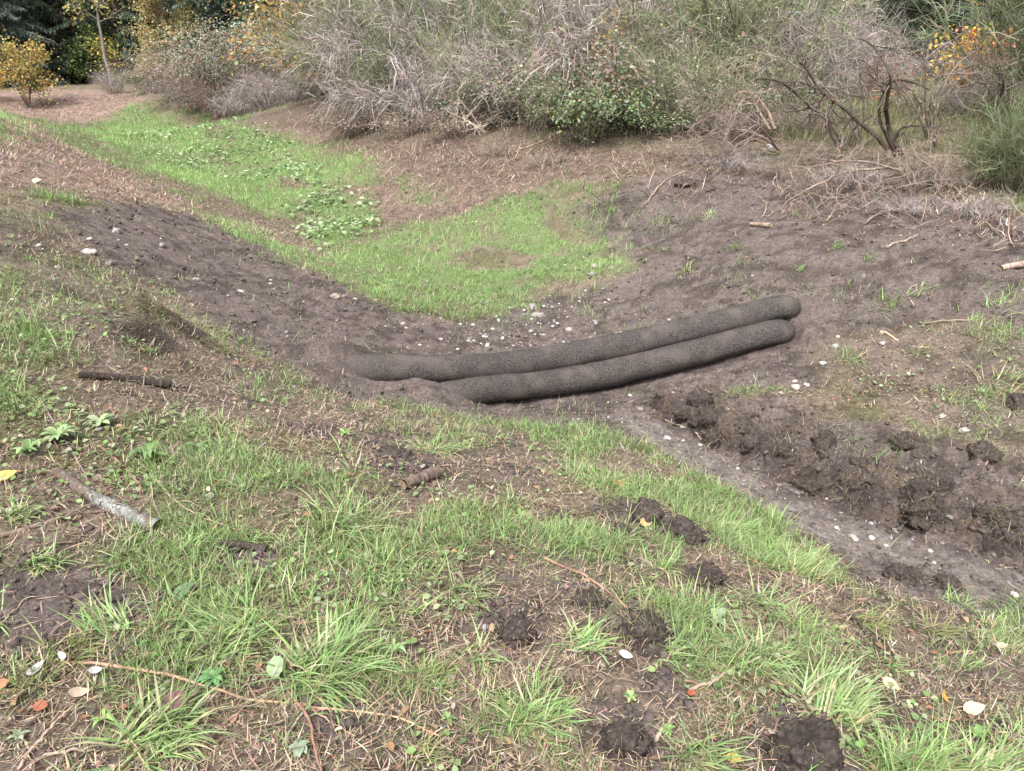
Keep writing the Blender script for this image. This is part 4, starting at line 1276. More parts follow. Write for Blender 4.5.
for k, a in enumerate([
 (345,508,120,50,'broad spreading tuft in the middle left of the turf, long blades fanning out',150,None,None,1.2),
 (318,645,130,80,'largest pale tuft leaning right above the long reddish stem',230,-20,PALEG,1.25),
 (245,610,90,60,'dense tuft left of the largest pale one',130,200,None,1.15),
 (150,716,120,70,'tuft with long blades swept right near the bottom left',150,0,None,1.3),
 (110,612,80,40,'tuft bent left over the bare patch on the left',80,170,None,1.1),
 (60,640,80,40,'olive tuft at the left behind the white dry leaves',80,None,OLIVE,1),
 (30,668,60,40,'small dry olive tuft at the left photo edge',60,None,OLIVE,1),
 (125,548,64,34,'tuft at the end of the lichened log',80,None,PALEG,1.2),
 (178,542,50,28,'small tuft right of the lichened log end',60,20,PALEG,1.2),
 (40,550,56,34,'bright tuft left of the lichened log below the crooked branch',70,None,PALEG,1.3),
 (15,505,50,30,'pale tuft at the left edge above the crooked branch',50,None,PALEG,1.2),
 (515,490,60,40,'dark green tuft right of the split wood',90,None,None,1),
 (455,425,64,26,'tuft at the grass edge just below the lower sock',70,-30,None,1),
 (395,398,44,20,'small tuft at the soil edge left of the lower sock',40,None,None,1),
 (430,440,70,30,'bright bent tuft between the bare patch and the socks',80,-30,PALEG,1),
 (355,465,40,22,'bright small tuft on the bare patch left of the split wood',40,None,PALEG,1),
 (700,470,70,34,'feathery tuft beside the track',90,None,None,.9),
 (725,520,70,34,'bright tuft right of the trio of clods',80,-10,PALEG,1),
 (600,470,70,34,'bright tuft below the middle of the socks',80,None,None,1),
 (580,630,70,40,'tuft leaning over the clod with dry turf',70,0,PALEG,1.2),
 (660,640,50,40,'long blades arching in front of the clod with dry turf',36,10,PALEG,1.3),
 (475,640,70,44,'star shaped pale tuft left of the flat clod',70,None,PALEG,1.2),
 (430,665,60,40,'olive tuft right of the largest pale one',70,None,OLIVE,1),
 (460,580,80,40,'soft dark tuft above the star shaped one',80,None,None,.9),
 (540,700,80,50,'pale tuft left of the cracked clod',90,None,PALEG,1.2),
 (700,735,80,60,'tuft between the cracked clod and the biggest clod',100,None,None,1.1),
 (755,640,90,50,'wide tuft near the curved pale stick',110,None,PALEG,1.1),
 (830,685,110,60,'long swept tuft above the biggest clod',150,25,None,1.2),
 (880,655,60,34,'small fine tuft above the cream leaf',60,None,None,.9),
 (915,745,90,60,'tuft at the bottom edge right of the biggest clod',120,None,None,1.1),
 (985,755,80,50,'tuft in the bottom right corner',90,None,PALEG,1.1),
 (800,560,80,36,'bright tuft on the shoulder above the rut',100,None,None,1),
 (760,590,80,36,'soft tuft right of the round dark clod',90,None,PALEG,1),
 (865,610,70,34,'olive tuft under the end of the rut',80,None,OLIVE,1),
 (930,620,70,30,'dry olive tuft on the right by the rut end',70,None,OLIVE,1),
 (225,630,80,50,'long blades leaning right over dark dead leaves',70,20,PALEG,1.2),
 (385,560,90,40,'loose tuft below the broad spreading one',90,None,PALEG,1),
 (80,770,70,40,'tuft cut by the bottom edge at left',60,None,None,1.1),
 (420,740,60,40,'fine tuft at the bottom in brown moss',50,None,OLIVE,.9),
 (640,440,50,22,'sparse tuft on the bare soil under the lower sock',36,None,OLIVE,.8),
]):
    u, v, w, h, lab, n, ln, cc, wd = a
    tuft(u, v, w, h, lab, 1200 + k, int(n * 1.5), ln, cc, wd)
for k, (u, v, w, h, lab) in enumerate([
 (885,300,50,16,'leafy green tuft alone on the dark soil of the right bank'),
 (833,242,22,14,'dry yellow tuft on the soil edge above the right sock end'),
 (868,252,18,10,'small green tuft right of the dry yellow one'),
 (798,266,16,10,'tiny bright tuft on the soil above the right sock end'),
 (915,285,40,20,'upper tuft of the pair on the right bank soil'),
 (1000,298,46,26,'tuft beside the long trailing stem at the right photo edge'),
 (735,245,30,10,'flat tuft on the soil slope above the socks'),
 (685,268,34,10,'thin tuft on the soil slope behind the upper sock'),
 (710,212,20,10,'tuft on the slope below the hollow clod'),
 (850,352,44,22,'tuft below the pale rounded stone near the sock end'),
 (920,345,30,16,'tuft at the end of the pale tan stalk'),
 (1000,375,60,26,'wide tuft on the grassy right bank at the photo edge'),
]):
    tuft(u, v, w, h, lab, 1400 + k, 46, None, PALEG, 1.5)

def weed(u, v, wpx, label, seed, col, nleaf, wide=.3, up=.5):
    p = hit1(u, v); s = pxm(p) * wpx / 2 * .5
    nleaf = int(nleaf * 1.8)
    rs = np.random.default_rng(seed)
    o = thing('weed_plant', label, 'weed', p + np.array([0, 0, .012]), 'broad leaved weeds in the turf')
    for k in range(nleaf):
        a = 6.283 * k / nleaf + .4 * rs.standard_normal()
        n, m = 6, 3
        t = np.linspace(0, 1, n)[:, None]; w = np.linspace(-1, 1, m)[None]
        ln = s * (.35 + .8 * rs.random()); wide_ = wide * (.6 + .3 * rs.random())
        Y = np.sin(np.pi * np.clip(t * .85 + .12, 0, 1)) ** .9 * wide_ * ln * w * .6
        X = t * ln + 0 * w; Z = up * (.5 + rs.random()) * ln * np.sin(t * 2.4) * .6 + .25 * np.abs(Y) + 0 * w
        V = np.stack([X * math.cos(a) - Y * math.sin(a), X * math.sin(a) + Y * math.cos(a), Z], -1).reshape(-1, 3)
        q = np.array([[i*m+j, (i+1)*m+j, (i+1)*m+j+1, i*m+j+1] for i in range(n-1) for j in range(m-1)])
        Geo().add(V, q, jit(jit(col, 1, .15, rs)[0], n * m, .06, rs)).build('leaf', M_LEAF, o)
for k, (u, v, w, lab, c, n, wd, up) in enumerate([
 (448,722,50,'green plantain rosette in brown moss at the bottom', (.24,.36,.14), 6, .32, .8),
 (715,622,50,'pale clover plant right of the clod with dry turf', (.30,.40,.22), 7, .7, .9),
 (630,700,40,'round leaved weed above the cracked clod', (.32,.44,.18), 7, .6, .6),
 (668,735,40,'leafy weed between cracked clod and short pale stick', (.24,.36,.12), 8, .5, .7),
 (105,722,50,'bright dandelion rosette in the lower left tuft', (.30,.46,.13), 9, .28, .6),
 (215,680,60,'mossy green weed patch left of the big oval leaf', (.17,.32,.13), 12, .5, .4),
 (395,655,60,'pale leafy weed right of the largest pale tuft', (.28,.40,.17), 9, .3, .9),
 (300,750,60,'grey green bramble seedling at the bottom', (.30,.38,.26), 7, .7, .5),
 (20,740,40,'small grey green weed at the lower left edge', (.28,.33,.22), 7, .5, .5),
 (150,460,70,'dense dark leafy weed beside the reddish stem', (.16,.25,.09), 14, .4, .8),
 (60,440,70,'pale leafy weed behind the lichened log', (.28,.38,.17), 14, .4, .6),
 (100,425,60,'matted pale weed between log and dark branch', (.33,.42,.22), 13, .45, .4),
 (200,450,50,'weed with narrow leaves right of the dense dark one', (.2,.29,.12), 10, .35, .6),
 (30,455,60,'leafy weed near the yellow and pink leaf', (.25,.36,.15), 11, .4, .6),
 (975,735,40,'weed with round leaves below the larger cream leaf', (.22,.34,.11), 8, .6, .5),
 (520,520,40,'narrow leaved weed in the middle turf', (.24,.33,.12), 9, .3, .7),
 (345,435,40,'low weed near the bare patch of the left bank', (.2,.28,.1), 9, .4, .5),
 (212,115,10,'green leafy weed at the far left thicket foot', (.15,.28,.1), 9, .5, .9),
]):
    weed(u, v, w, lab, 1500 + k, c, n, wd, up)

# fine dead stalks, roots and twigs strewn over the slope under the thicket (nobody could count them)
def stalk_litter():
    g = Geo()
    band = [world_poly(p) for p in [[(640,150),(700,150),(780,150),(900,180),(1040,205),(1040,250),(900,225),(800,215),(700,200),(600,190)],
                                    [(370,150),(480,140),(600,140),(720,150),(640,180),(520,175),(400,185)],
                                    [(280,118),(360,120),(380,150),(330,140)]]]
    x, y = fan(190000, 5.5, 24, .6)
    m = np.zeros(x.shape)
    wx = x + .3 * fbm(x * 1.5, y * 1.5, 3, 811); wy = y + .3 * fbm(x * 1.5, y * 1.5, 3, 812)
    for p in band: m = np.maximum(m, sstep(-.5, .35, poly_sd(wx, wy, p)))
    m *= sstep(-.5, .3, fbm(x * 1.3, y * 1.3, 3, 815))
    k = rng.random(len(x)) < m * .5
    x, y = x[k], y[k]; n = len(x)
    b = np.stack([x, y, ground_z(x, y) + .01 + .07 * rng.random(n) ** 2], -1)
    P, sd = blade_spines(b, .10 + .38 * rng.random(n) ** 2, rng.random(n) * 6.283, 1.35 + .3 * rng.standard_normal(n), .5 * rng.standard_normal(n), 5)
    P[:, 1:] += np.cumsum(.012 * rng.standard_normal(P[:, 1:].shape), 1)
    c = pick([(.36,.28,.21), (.26,.19,.15), (.17,.12,.10), (.46,.39,.31)], [.35, .3, .2, .15], n, .2)
    g.strips(P, taper((.0026 + .004 * rng.random(n) ** 2), 5, 3), sd, c)
    tag(g.build('stalk_litter', M_TWIG), 'tangled dead stalks and roots over the slope below the thicket', 'stalk litter', kind='stuff')
stalk_litter()

# dry grass hanging over the lip of the rut, and grass creeping on its bank
def rut_fringe():
    g = Geo()
    n = 5200
    i = rng.random(n) * (len(RUT) - 1.6); k = i.astype(int); f = (i - k)[:, None]
    e = RUT[k] * (1 - f) + RUT[k + 1] * f
    cl = fbm(i * 2.1, i * 0, 3, 911)
    keep = rng.random(n) < sstep(-.25, .35, cl)
    e = e[keep]; i = i[keep]; n = len(e)
    tdir = unit_(np.diff(RUT, axis=0))[np.minimum(i.astype(int), len(RUT) - 2)]
    nrm = np.stack([-tdir[:, 1], tdir[:, 0]], -1)
    off = .03 + .3 * rng.random(n) ** 2
    x, y = e[:, 0] + nrm[:, 0] * off, e[:, 1] + nrm[:, 1] * off
    b = np.stack([x, y, ground_z(x, y) - .004], -1)
    hd = np.arctan2(-nrm[:, 1], -nrm[:, 0]) + 1.0 * rng.standard_normal(n)
    P, sd = blade_spines(b, .04 + .08 * rng.random(n), hd, 1.0 + .4 * rng.standard_normal(n), .9 + .5 * rng.standard_normal(n), 5)
    c = pick([(.30,.225,.14), (.21,.155,.10), (.40,.32,.2), (.25,.26,.12)], [.4, .3, .2, .1], n, .2)
    g.strips(P, taper(.0014 + .0012 * rng.random(n), 5, 2), sd, c)
    tag(g.build('dry_grass', M_DRY), 'tan dry grass hanging over the lip of the rut', 'dry grass', kind='stuff')

# ------------------------------------------------------------------ shrubs of the thicket
def unit(v): return v / (np.linalg.norm(v, axis=-1, keepdims=True) + 1e-9)
def rand_perp(d, rs):
    return unit(np.cross(d, rs.standard_normal(d.shape)))

def broom(name, label, seed, stem_cols, twig_cols, probs, n_stem=22, droop=.5, spread=.75, per=15, tl=9, Hh=1.0, leafy=0):
    """fine wiry broom bush, 1 m high, stems fanning from the base, twigs like a brush"""
    rs = np.random.default_rng(seed)
    o = thing(name, label, 'shrub', (0, 0, 0), 'shrubs of the thicket on the far bank')
    gs, gf = Geo(), Geo()
    TB, TD, TL = [], [], []
    for k in range(n_stem):
        a = rs.random() * 6.283; ln = Hh * (.65 + .5 * rs.random()); le = spread * rs.random() ** .7
        t = np.linspace(0, 1, 9)
        th = le + droop * .9 * t ** 2 * (rs.random() + .2)
        d = np.stack([np.sin(th) * math.cos(a), np.sin(th) * math.sin(a), np.cos(th)], -1)
        P = np.concatenate([[[.12 * rs.standard_normal(), .12 * rs.standard_normal(), -.05]], d[1:] * ln / 8]).cumsum(0)
        P[1:] += np.cumsum(rs.standard_normal((8, 3)) * .012, 0)
        gs.tube(P, np.linspace(.011, .003, 9), jit(stem_cols, 9, .15, rs), 4, False)
        q = .15 + .85 * rs.random(per) ** .8
        b = np.stack([np.interp(q, t, P[:, i]) for i in range(3)], -1)
        dd = unit(np.stack([np.interp(q, t, d[:, i]) for i in range(3)], -1) + .5 * rs.standard_normal((per, 3)))
        TB.append(b); TD.append(dd); TL.append(.22 + .28 * rs.random(per))
    B, D, L = np.concatenate(TB), np.concatenate(TD), np.concatenate(TL)
    def strip(B, D, L, w, drp, S=4):
        t = np.linspace(0, 1, S)[None, :, None]
        P = B[:, None] + D[:, None] * L[:, None, None] * t
        P[..., 2] -= (drp[:, None] * L[:, None] * t[..., 0] ** 2)
        P += .02 * rs.standard_normal(P.shape) * t
        return P
    n = len(B)
    P = strip(B, D, L, 0, droop * .7 * rs.random(n))
    gf.strips(P, taper(.0032 + .001 * rs.random(n), 4, 2), rand_perp(D, rs), pick(twig_cols, probs, n, .2, rs))
    i = np.repeat(np.arange(n), tl); q = rs.random(len(i))
    b = B[i] + D[i] * (L[i] * q)[:, None]; b[:, 2] -= 0
    d = unit(D[i] + .55 * rs.standard_normal((len(i), 3)) + np.array([0, 0, .25]))
    l = .10 + .20 * rs.random(len(i))
    P = strip(b, d, l, 0, droop * rs.random(len(i)), 3)
    gf.strips(P, taper(.0022 + .0012 * rs.random(len(i)), 3, 2), rand_perp(d, rs), pick(twig_cols, probs, len(i), .22, rs))
    if leafy:
        i = rs.integers(0, len(b), leafy); p_ = b[i] + .03 * rs.standard_normal((leafy, 3))
        nr = unit(rs.standard_normal((leafy, 3)) + np.array([0, 0, .6])); dd = rand_perp(nr, rs); l_ = .018 + .02 * rs.random(leafy)
        Geo().leaves(p_, dd, nr, l_, l_ * .36, pick([(.16,.21,.09), (.24,.28,.14), (.33,.33,.16), (.4,.36,.14)], [.4, .3, .2, .1], leafy, .2, rs)).build('leaves', M_LEAF, o)
    gs.build('stems', M_BARK, o); gf.build('twigs', M_DRY, o)
    return o

def bramble(name, label, seed, cols, probs, n=2600, canes=26, cane_col=(.30, .2, .17), leaf=.05):
    """mound of arching canes and toothed leaves, 1 m high and about 2 m across"""
    rs = np.random.default_rng(seed)
    o = thing(name, label, 'shrub', (0, 0, 0), 'shrubs of the thicket on the far bank')
    gs, gf = Geo(), Geo()
    paths = []
    for k in range(canes):
        a = rs.random() * 6.283; ln = .7 + .7 * rs.random(); h = .6 + .5 * rs.random()
        t = np.linspace(0, 1, 10)
        x = .15 * rs.standard_normal() + np.cos(a) * ln * t; y = .15 * rs.standard_normal() + np.sin(a) * ln * t
        P = np.stack([x, y, h * np.sin(t * 2.2) * (1.02 - .15 * t) - .03], -1) + np.cumsum(rs.standard_normal((10, 3)) * .014, 0)
        gs.tube(P, np.linspace(.007, .003, 10), jit(cane_col, 10, .2, rs), 4, False); paths.append(P)
    paths = np.array(paths)
    i = rs.integers(0, canes, n); q = (.06 + .94 * rs.random(n)) * 9; ctone = .6 + .75 * rs.random(canes)
    k = np.minimum(q.astype(int), 8); f = (q - k)[:, None]
    b = paths[i, k] * (1 - f) + paths[i, k + 1] * f + rs.standard_normal((n, 3)) * np.array([.10, .10, .07])
    b[:, 2] = np.abs(b[:, 2])
    nr = unit(unit(b * np.array([1, 1, 1.6])) + .7 * rs.standard_normal((n, 3)) + np.array([0, 0, .35]))
    d = rand_perp(nr, rs)
    ln = leaf * (.6 + .8 * rs.random(n))
    gf.leaves(b, d, nr, ln, ln * .36, pick(cols, probs, n, .2, rs) * ctone[i][:, None], .3)
    gs.build('canes', M_BARK, o); gf.build('foliage', M_LEAF, o)
    return o

MAUVE = [(.43,.365,.345), (.32,.265,.25), (.56,.50,.47), (.18,.15,.135)]
STRAW = [(.33,.27,.215), (.25,.20,.16), (.18,.14,.115), (.42,.36,.29)]
GREEN = [(.17,.205,.105), (.22,.25,.14), (.12,.15,.075), (.29,.27,.19)]
MIXED = [(.19,.215,.11), (.33,.28,.235), (.25,.235,.155), (.42,.37,.30)]
PR = [.38, .27, .2, .15]
PROTO = {
 'dead1': broom('dead_broom', 'x', 21, (.2,.16,.14), MAUVE, PR, 24, .75, .85),
 'dead2': broom('dead_broom', 'x', 22, (.22,.18,.155), STRAW, PR, 20, 1.0, .95),
 'dead3': broom('dead_broom', 'x', 23, (.19,.155,.14), MAUVE, PR, 26, 1.2, .8, 17),
 'green1': broom('broom_bush', 'x', 24, (.14,.12,.09), GREEN, PR, 26, .25, .6, 17, 10),
 'green2': broom('broom_bush', 'x', 25, (.16,.13,.1), GREEN, PR, 24, .4, .8, 16, 10, leafy=600),
 'mix1': broom('broom_bush', 'x', 26, (.18,.15,.12), MIXED, PR, 26, .55, .8, 16, 9, leafy=900),
 'mix2': broom('broom_bush', 'x', 27, (.2,.16,.13), MIXED, PR, 22, .8, .95, 17, 9, leafy=500),
 'bram1': bramble('bramble_bush', 'x', 31, [(.17,.21,.115), (.24,.27,.18), (.30,.32,.25), (.29,.2,.15), (.10,.125,.065)], [.32,.25,.17,.08,.18], 3600, 34, leaf=.042),
 'bram2': bramble('bramble_bush', 'x', 32, [(.13,.185,.085), (.185,.24,.12), (.34,.34,.13), (.25,.29,.2), (.08,.105,.055)], [.34,.26,.10,.14,.16], 3400, 30, leaf=.048),
 'bram1f': bramble('bramble_bush', 'x', 34, [(.24,.28,.18), (.32,.345,.25), (.40,.40,.33), (.33,.25,.19), (.13,.15,.09)], [.3,.25,.2,.1,.15], 9000, 60, leaf=.026),
 'bram3f': bramble('bramble_bush', 'x', 35, [(.29,.235,.19), (.25,.25,.18), (.34,.215,.15), (.38,.34,.29), (.15,.15,.1)], [.3,.25,.13,.17,.15], 8000, 60, leaf=.024),
 'bram3': bramble('bramble_bush', 'x', 33, [(.28,.225,.18), (.235,.245,.165), (.31,.19,.135), (.38,.34,.29), (.15,.145,.095)], [.32,.25,.11,.15,.17], 2600, 44, leaf=.04),
}
_used = set()
def plant(kind, u, Y, h, label, wide=1.0, group=None, u_is_x=False):
    p = at(u, Y)
    rs = R
    sc = (h * wide * (.9 + .2 * rs.random()), h * wide * (.9 + .2 * rs.random()), h)
    rz = rs.random() * 6.283
    p = p - np.array([0, 0, .04])
    if kind in _used:
        return copy_tree(PROTO[kind], label, p, rz, sc, group)
    _used.add(kind); o = PROTO[kind]
    o.location = p; o.rotation_euler = (0, 0, rz); o.scale = sc; o['label'] = label
    if group: o['group'] = group
    return o

for a in [
 # far end of the thicket, left part of the picture
 ('dead1',116,36.5,1.0,'small grey dead bush at the very far left end of the thicket'),
 ('mix1',150,35,1.5,'grey green bush second from the far left end of the thicket'),
 ('dead3',178,33,1.3,'mauve dead bush at the foot of the gold tree'),
 ('green1',160,36.5,1.0,'dark broom behind the far left end of the thicket'),
 ('bram3f',203,31.5,2.3,'brownish bramble mound left of the big grey green one',1.05),
 ('bram1f',248,30,3.0,'big grey green bramble mound under the dark firs',1.05),
 ('bram3f',222,29.5,1.3,'low brown bramble in front of the big grey green mound',1.0),
 ('dead3',240,28,1.1,'grey dead bush at the foot of the big bramble mound'),
 ('bram1f',292,28.2,2.8,'right hand twin of the big bramble mound, below the orange maple',1.05),
 ('dead1',272,27,1.3,'pale grey dead bush in front of the twin bramble mounds'),
 ('dead3',300,25.6,1.4,'shaggy mauve bush left of the tiny green weed'),
 ('mix2',325,24.4,1.4,'olive and mauve bush below the orange leaves'),
 ('bram3f',345,25.5,1.8,'reddish bramble thicket right under the orange leaves',1.05),
 # front row, middle
 ('bram3',352,18.8,.8,'low reddish bramble creeping down toward the green floor',1.3),
 ('dead2',372,19.3,1.3,'straw coloured low bush at the left end of the middle front row'),
 ('dead1',392,18.2,2.0,'tall whitish mauve plume bush in the middle front row'),
 ('green2',415,18.4,1.9,'green broom between two mauve plume bushes'),
 ('dead3',430,16.8,1.7,'drooping mauve bush whose hair hangs to the slope'),
 ('bram3',405,16.4,.6,'low brown bramble scrub at the slope edge under the drooping bush',1.4),
 ('bram3',455,15.2,.55,'low olive scrub left of the bare leaning stems',1.4),
 ('mix1',465,16.2,1.6,'grey olive bush behind the bare leaning stems'),
 ('bram1',495,15.6,.9,'low pale green bramble right of the bare leaning stems',1.2),
 ('dead1',515,15.6,1.6,'mauve plume above the low pale green bramble'),
 ('bram1',540,14.8,1.1,'pale leaved bramble left of the forked bare stem',1.1),
 ('mix2',560,14.6,1.3,'mauve and green bush behind the forked bare stem'),
 ('bram2',590,13.4,1.0,'bright green bramble with hanging leaves, foremost of the thicket',.95),
 ('bram2',628,13.7,1.1,'yellow tinged green bramble right of the foremost one',1.0),
 ('bram3',600,14.3,1.5,'russet bramble behind the two bright green ones'),
 ('green2',650,13.8,1.4,'fine green broom above the yellow tinged bramble'),
 ('bram2',668,13.2,.6,'low dark bramble creeping right of the yellow tinged one',1.3),
 ('mix1',690,13.2,1.3,'wispy grey green bush behind the long brown branch'),
 ('dead2',715,12.7,.9,'bleached straw bush behind the dark fallen branch'),
 ('bram1',735,13.0,.8,'green bramble below the arched bare branch',1.2),
 ('dead2',745,12.2,.7,'flattened bleached stalks at the white stone',1.3),
 ('mix2',770,13.5,1.5,'mauve green bush behind the crooked bare shrub'),
 # second row
 ('green1',362,22.4,2.5,'tall green broom behind the reddish bramble thicket'),
 ('mix1',375,21,2.6,'grey green bush rising behind the straw coloured low bush'),
 ('dead1',400,20.6,2.9,'tall mauve bush rising behind the whitish plume'),
 ('green1',440,19,2.7,'tall green broom right behind the drooping mauve bush'),
 ('dead1',462,18.6,2.5,'upright mauve plume bush tallest of the middle thicket'),
 ('green2',495,18,2.1,'green broom right of the tallest plume'),
 ('dead2',520,17.6,1.9,'straw bush in the second row above the pale brambles'),
 ('mix2',545,17,2.5,'olive mauve bush in the second row under the dark gap'),
 ('dead1',575,16.8,2.5,'tall whitish mauve plume behind the russet bramble'),
 ('dead3',612,16.3,2.2,'drooping mauve bush behind the foremost brambles'),
 ('dead2',640,16.2,2.5,'pale straw plume in the second row above the fine green broom'),
 ('mix2',672,15.6,2.4,'grey green tangled bush in the second row right of the pale plume'),
 ('bram3',705,15.4,1.7,'brown leaved bramble in the second row left of the crooked bare shrub'),
 ('green2',735,15.2,2.4,'green broom left of the crooked bare shrub, second row'),
 ('dead1',770,15.0,1.8,'grey purple bush rising behind the crooked bare shrub'),
 ('dead3',808,15.6,1.7,'drooping grey purple bush left of the big mauve mound'),
 ('dead3',866,16.2,1.35,'big mauve drooping mound in front of the dark evergreen',.95),
 ('dead2',842,15.4,.9,'dry tangled bush below the big mauve mound'),
 # back rows
 ('mix1',395,24.5,3.2,'back row olive bush right of the orange maple'),
 ('green1',445,23.5,3.2,'back row green broom above the tall mauve bush'),
 ('mix2',420,22,3.1,'back row grey bush between green broom and maple'),
 ('green1',525,21,2.3,'back row green broom right of the dark fir gap'),
 ('mix1',560,20.5,3.0,'back row olive broom above the olive mauve bush'),
 ('green2',600,20,3.0,'back row green broom above the grey green bush'),
 ('dead1',650,19.4,3.0,'back row pale plume at the top edge of the photo'),
 ('green1',690,18.4,3.0,'back row green broom right of the pale plume'),
 ('mix1',730,18,3.0,'back row grey green bush at the top edge'),
 ('dead2',755,17,2.1,'back row straw bush right of the grey green one'),
 ('mix2',785,17.6,1.8,'back row mauve green bush by the dark trunk'),
 ('green2',825,17.4,1.5,'back row green broom behind the big mauve mound'),
 # right side
 ('green1',1012,8.3,.95,'dark green broom at the right photo edge, nearest of all bushes',1.1),
 ('green2',980,8.7,.65,'low dark green broom left of the nearest one'),
 ('dead2',950,8.9,.45,'low grey dead bush left of the dark green brooms',1.5),
 ('green1',1040,10.4,2.5,'tall feathery green broom at the upper right corner'),
 ('dead3',1024,11.6,1.5,'mauve twiggy bush behind the leaning double stem'),
 ('dead1',962,11.6,.5,'small grey dead bush on the pale grass behind the bare shrubs',1.1),
 ('dead2',800,11.8,.55,'bleached twig bush at the foot of the crooked bare shrub',1.2),
 ('bram2',790,12.4,.7,'green bramble peeping between the crooked bare stems'),
 ('mix1',842,12.0,.32,'low grey tuft bush between the bare shrubs',1.3),
 ('dead2',890,9.7,.26,'low bleached twig heap under the bare shrubs',1.7),
 ('dead2',830,10.2,.26,'low straw heap left under the crooked bare shrub',1.7),
 # dead brush spilling down the slope
 ('dead2',700,11.4,0.34,'heap of dead brush at the foot of the wispy grey green bush',1.9),
 ('dead3',735,10.9,0.3,'heap of dead brush below the flattened bleached stalks',2.0),
 ('dead2',770,10.3,0.3,'heap of dead brush just below the white stone',1.9),
 ('dead3',860,9.4,0.3,'heap of dead brush under the crooked bare shrub trunk',2.0),
 ('dead2',925,9.0,0.34,'heap of dead brush left of the low dark green broom',1.9),
 ('dead2',815,9.5,0.24,'flat spill of dead twigs around the long level stalk',2.2),
 ('dead3',905,8.3,0.22,'flat spill of dead twigs above the arched grey twig',2.0),
 ('dead3',975,7.9,0.26,'flat spill of dead twigs at the foot of the dark green brooms',1.9),
 ('dead2',545,12.6,0.28,'heap of dead twigs left of the foremost green bramble',1.7),
 ('dead2',500,13.6,0.26,'flat heap of straw stems below the leaning pale stems',2.0),
]:
    plant(*a)

# bare crooked shrubs: stems drawn where they stand, forks bending toward and away
def bare_shrub(u, Y, label, stems, seed, col, rpx=3.2, twigs=5):
    p = at(u, Y); s = pxm(p); rs = np.random.default_rng(seed)
    o = thing('bare_shrub', label, 'shrub', p, 'bare crooked shrubs above the soil slope')
    gt = Geo()
    for st, wd in stems:
        st = np.array(st, float); m = len(st)
        yo = np.cumsum(rs.standard_normal(m) * .16); yo -= yo[0]
        w = np.array([pt_y(a, b, Y + dy) for (a, b), dy in zip(st, yo)])
        Q, L = smooth_path(w, 22)
        Q += np.cumsum(rs.standard_normal(Q.shape) * .004, 0)
        Q -= p
        r = wd * s * .5 * np.linspace(1.15, .42, 22)
        Geo().tube(Q, r, jit(col, 22, .18, rs), 7, True, .2, seed).build('stem', M_BARK, o)
        def branch(o0, d, L, r, lvl):
            k = 7; t = np.linspace(0, 1, k)[:, None]
            T_ = o0 + d * L * t + np.cumsum(rs.standard_normal((k, 3)) * L * .05, 0) * np.minimum(1, t * 3)
            gt.tube(T_, r * np.linspace(1, .4, k), jit(np.array(col) * 1.2 + .012, k, .18, rs), 4, False)
            if lvl:
                for _ in range(3):
                    i = rs.integers(2, k)
                    branch(T_[i], unit(d + .8 * rs.standard_normal(3)), L * (.35 + .35 * rs.random()), r * .6, lvl - 1)
        for _ in range(twigs):
            i = rs.integers(8, 22)
            d = unit(Q[i] - Q[i-1] + .8 * unit(rs.standard_normal(3)))
            branch(Q[i], d, .25 + .4 * rs.random(), r[i] * .6, 2)
    gt.build('twigs', M_TWIG, o)
BK, TN = (.085,.065,.05), (.3,.23,.17)
bare_shrub(845,9.9,'crooked bare shrub with a long stem arching to the left',[
    ([(888,150),(872,132),(855,120),(846,108),(832,100),(815,85),(808,68),(800,62)],4.6),
    ([(845,150),(838,132),(829,122),(815,112),(800,98),(785,86),(772,80),(755,82)],4.0),
    ([(843,150),(833,138),(829,118),(832,104),(838,88)],4.0),
    ([(846,150),(852,132),(862,120),(856,122)],2.6)],71,BK,twigs=6)
bare_shrub(893,9.6,'upright bare shrub of two wavy dark stems in the middle',[
    ([(902,155),(894,142),(888,125),(886,110),(888,92),(892,78),(884,60),(874,45),(860,38)],4.4),
    ([(896,156),(880,128),(878,112),(884,92),(894,78),(912,84),(930,92)],3.4),
    ([(894,140),(900,128),(915,124),(932,126)],2.6)],72,BK,twigs=7)
bare_shrub(982,9.3,'leaning double dark stem at the right, forking into fine twigs',[
    ([(978,150),(990,128),(1002,110),(1014,92),(1026,78),(1040,66)],5.0),
    ([(992,122),(1000,104),(1004,86),(1003,70),(996,56)],3.6),
    ([(990,150),(988,135),(996,122)],2.4)],73,BK,twigs=9)
bare_shrub(936,9.8,'short leaning dark stump stem between the bare shrubs',[
    ([(937,146),(932,136),(927,126)],4.4),],74,BK,twigs=2)
bare_shrub(910,10.8,'thin bare shrub with one curved twig hanging in mid air',[
    ([(915,150),(920,128),(926,112),(918,96),(908,88),(907,98),(911,108)],2.4),
    ([(920,130),(932,112),(930,100),(936,84),(950,78)],2.0)],75,(.25,.2,.16),twigs=8)
bare_shrub(760,11.5,'pale arched bare branch at the thicket edge, bowing to the left',[
    ([(775,130),(768,112),(752,92),(735,92),(728,105),(730,118)],3.0),
    ([(770,130),(758,110),(740,76),(728,60)],2.2)],76,TN,twigs=6)
bare_shrub(470,15.0,'pale leaning stems like a fallen bush in front of the middle thicket',[
    ([(490,136),(470,122),(452,112),(440,108)],2.6),
    ([(486,134),(470,112),(455,95),(462,82),(470,78)],2.2),
    ([(480,132),(490,118),(500,112),(512,108)],2.0),
    ([(466,120),(482,100),(486,82)],1.8)],77,(.42,.35,.28),twigs=6)
bare_shrub(945,12.2,'grey bare branch pointing to the upper right over the autumn leaves',[
    ([(925,60),(945,44),(962,36),(978,22)],2.8),
    ([(880,140),(905,90),(925,60),(940,52)],2.2)],78,(.2,.16,.14),twigs=10)
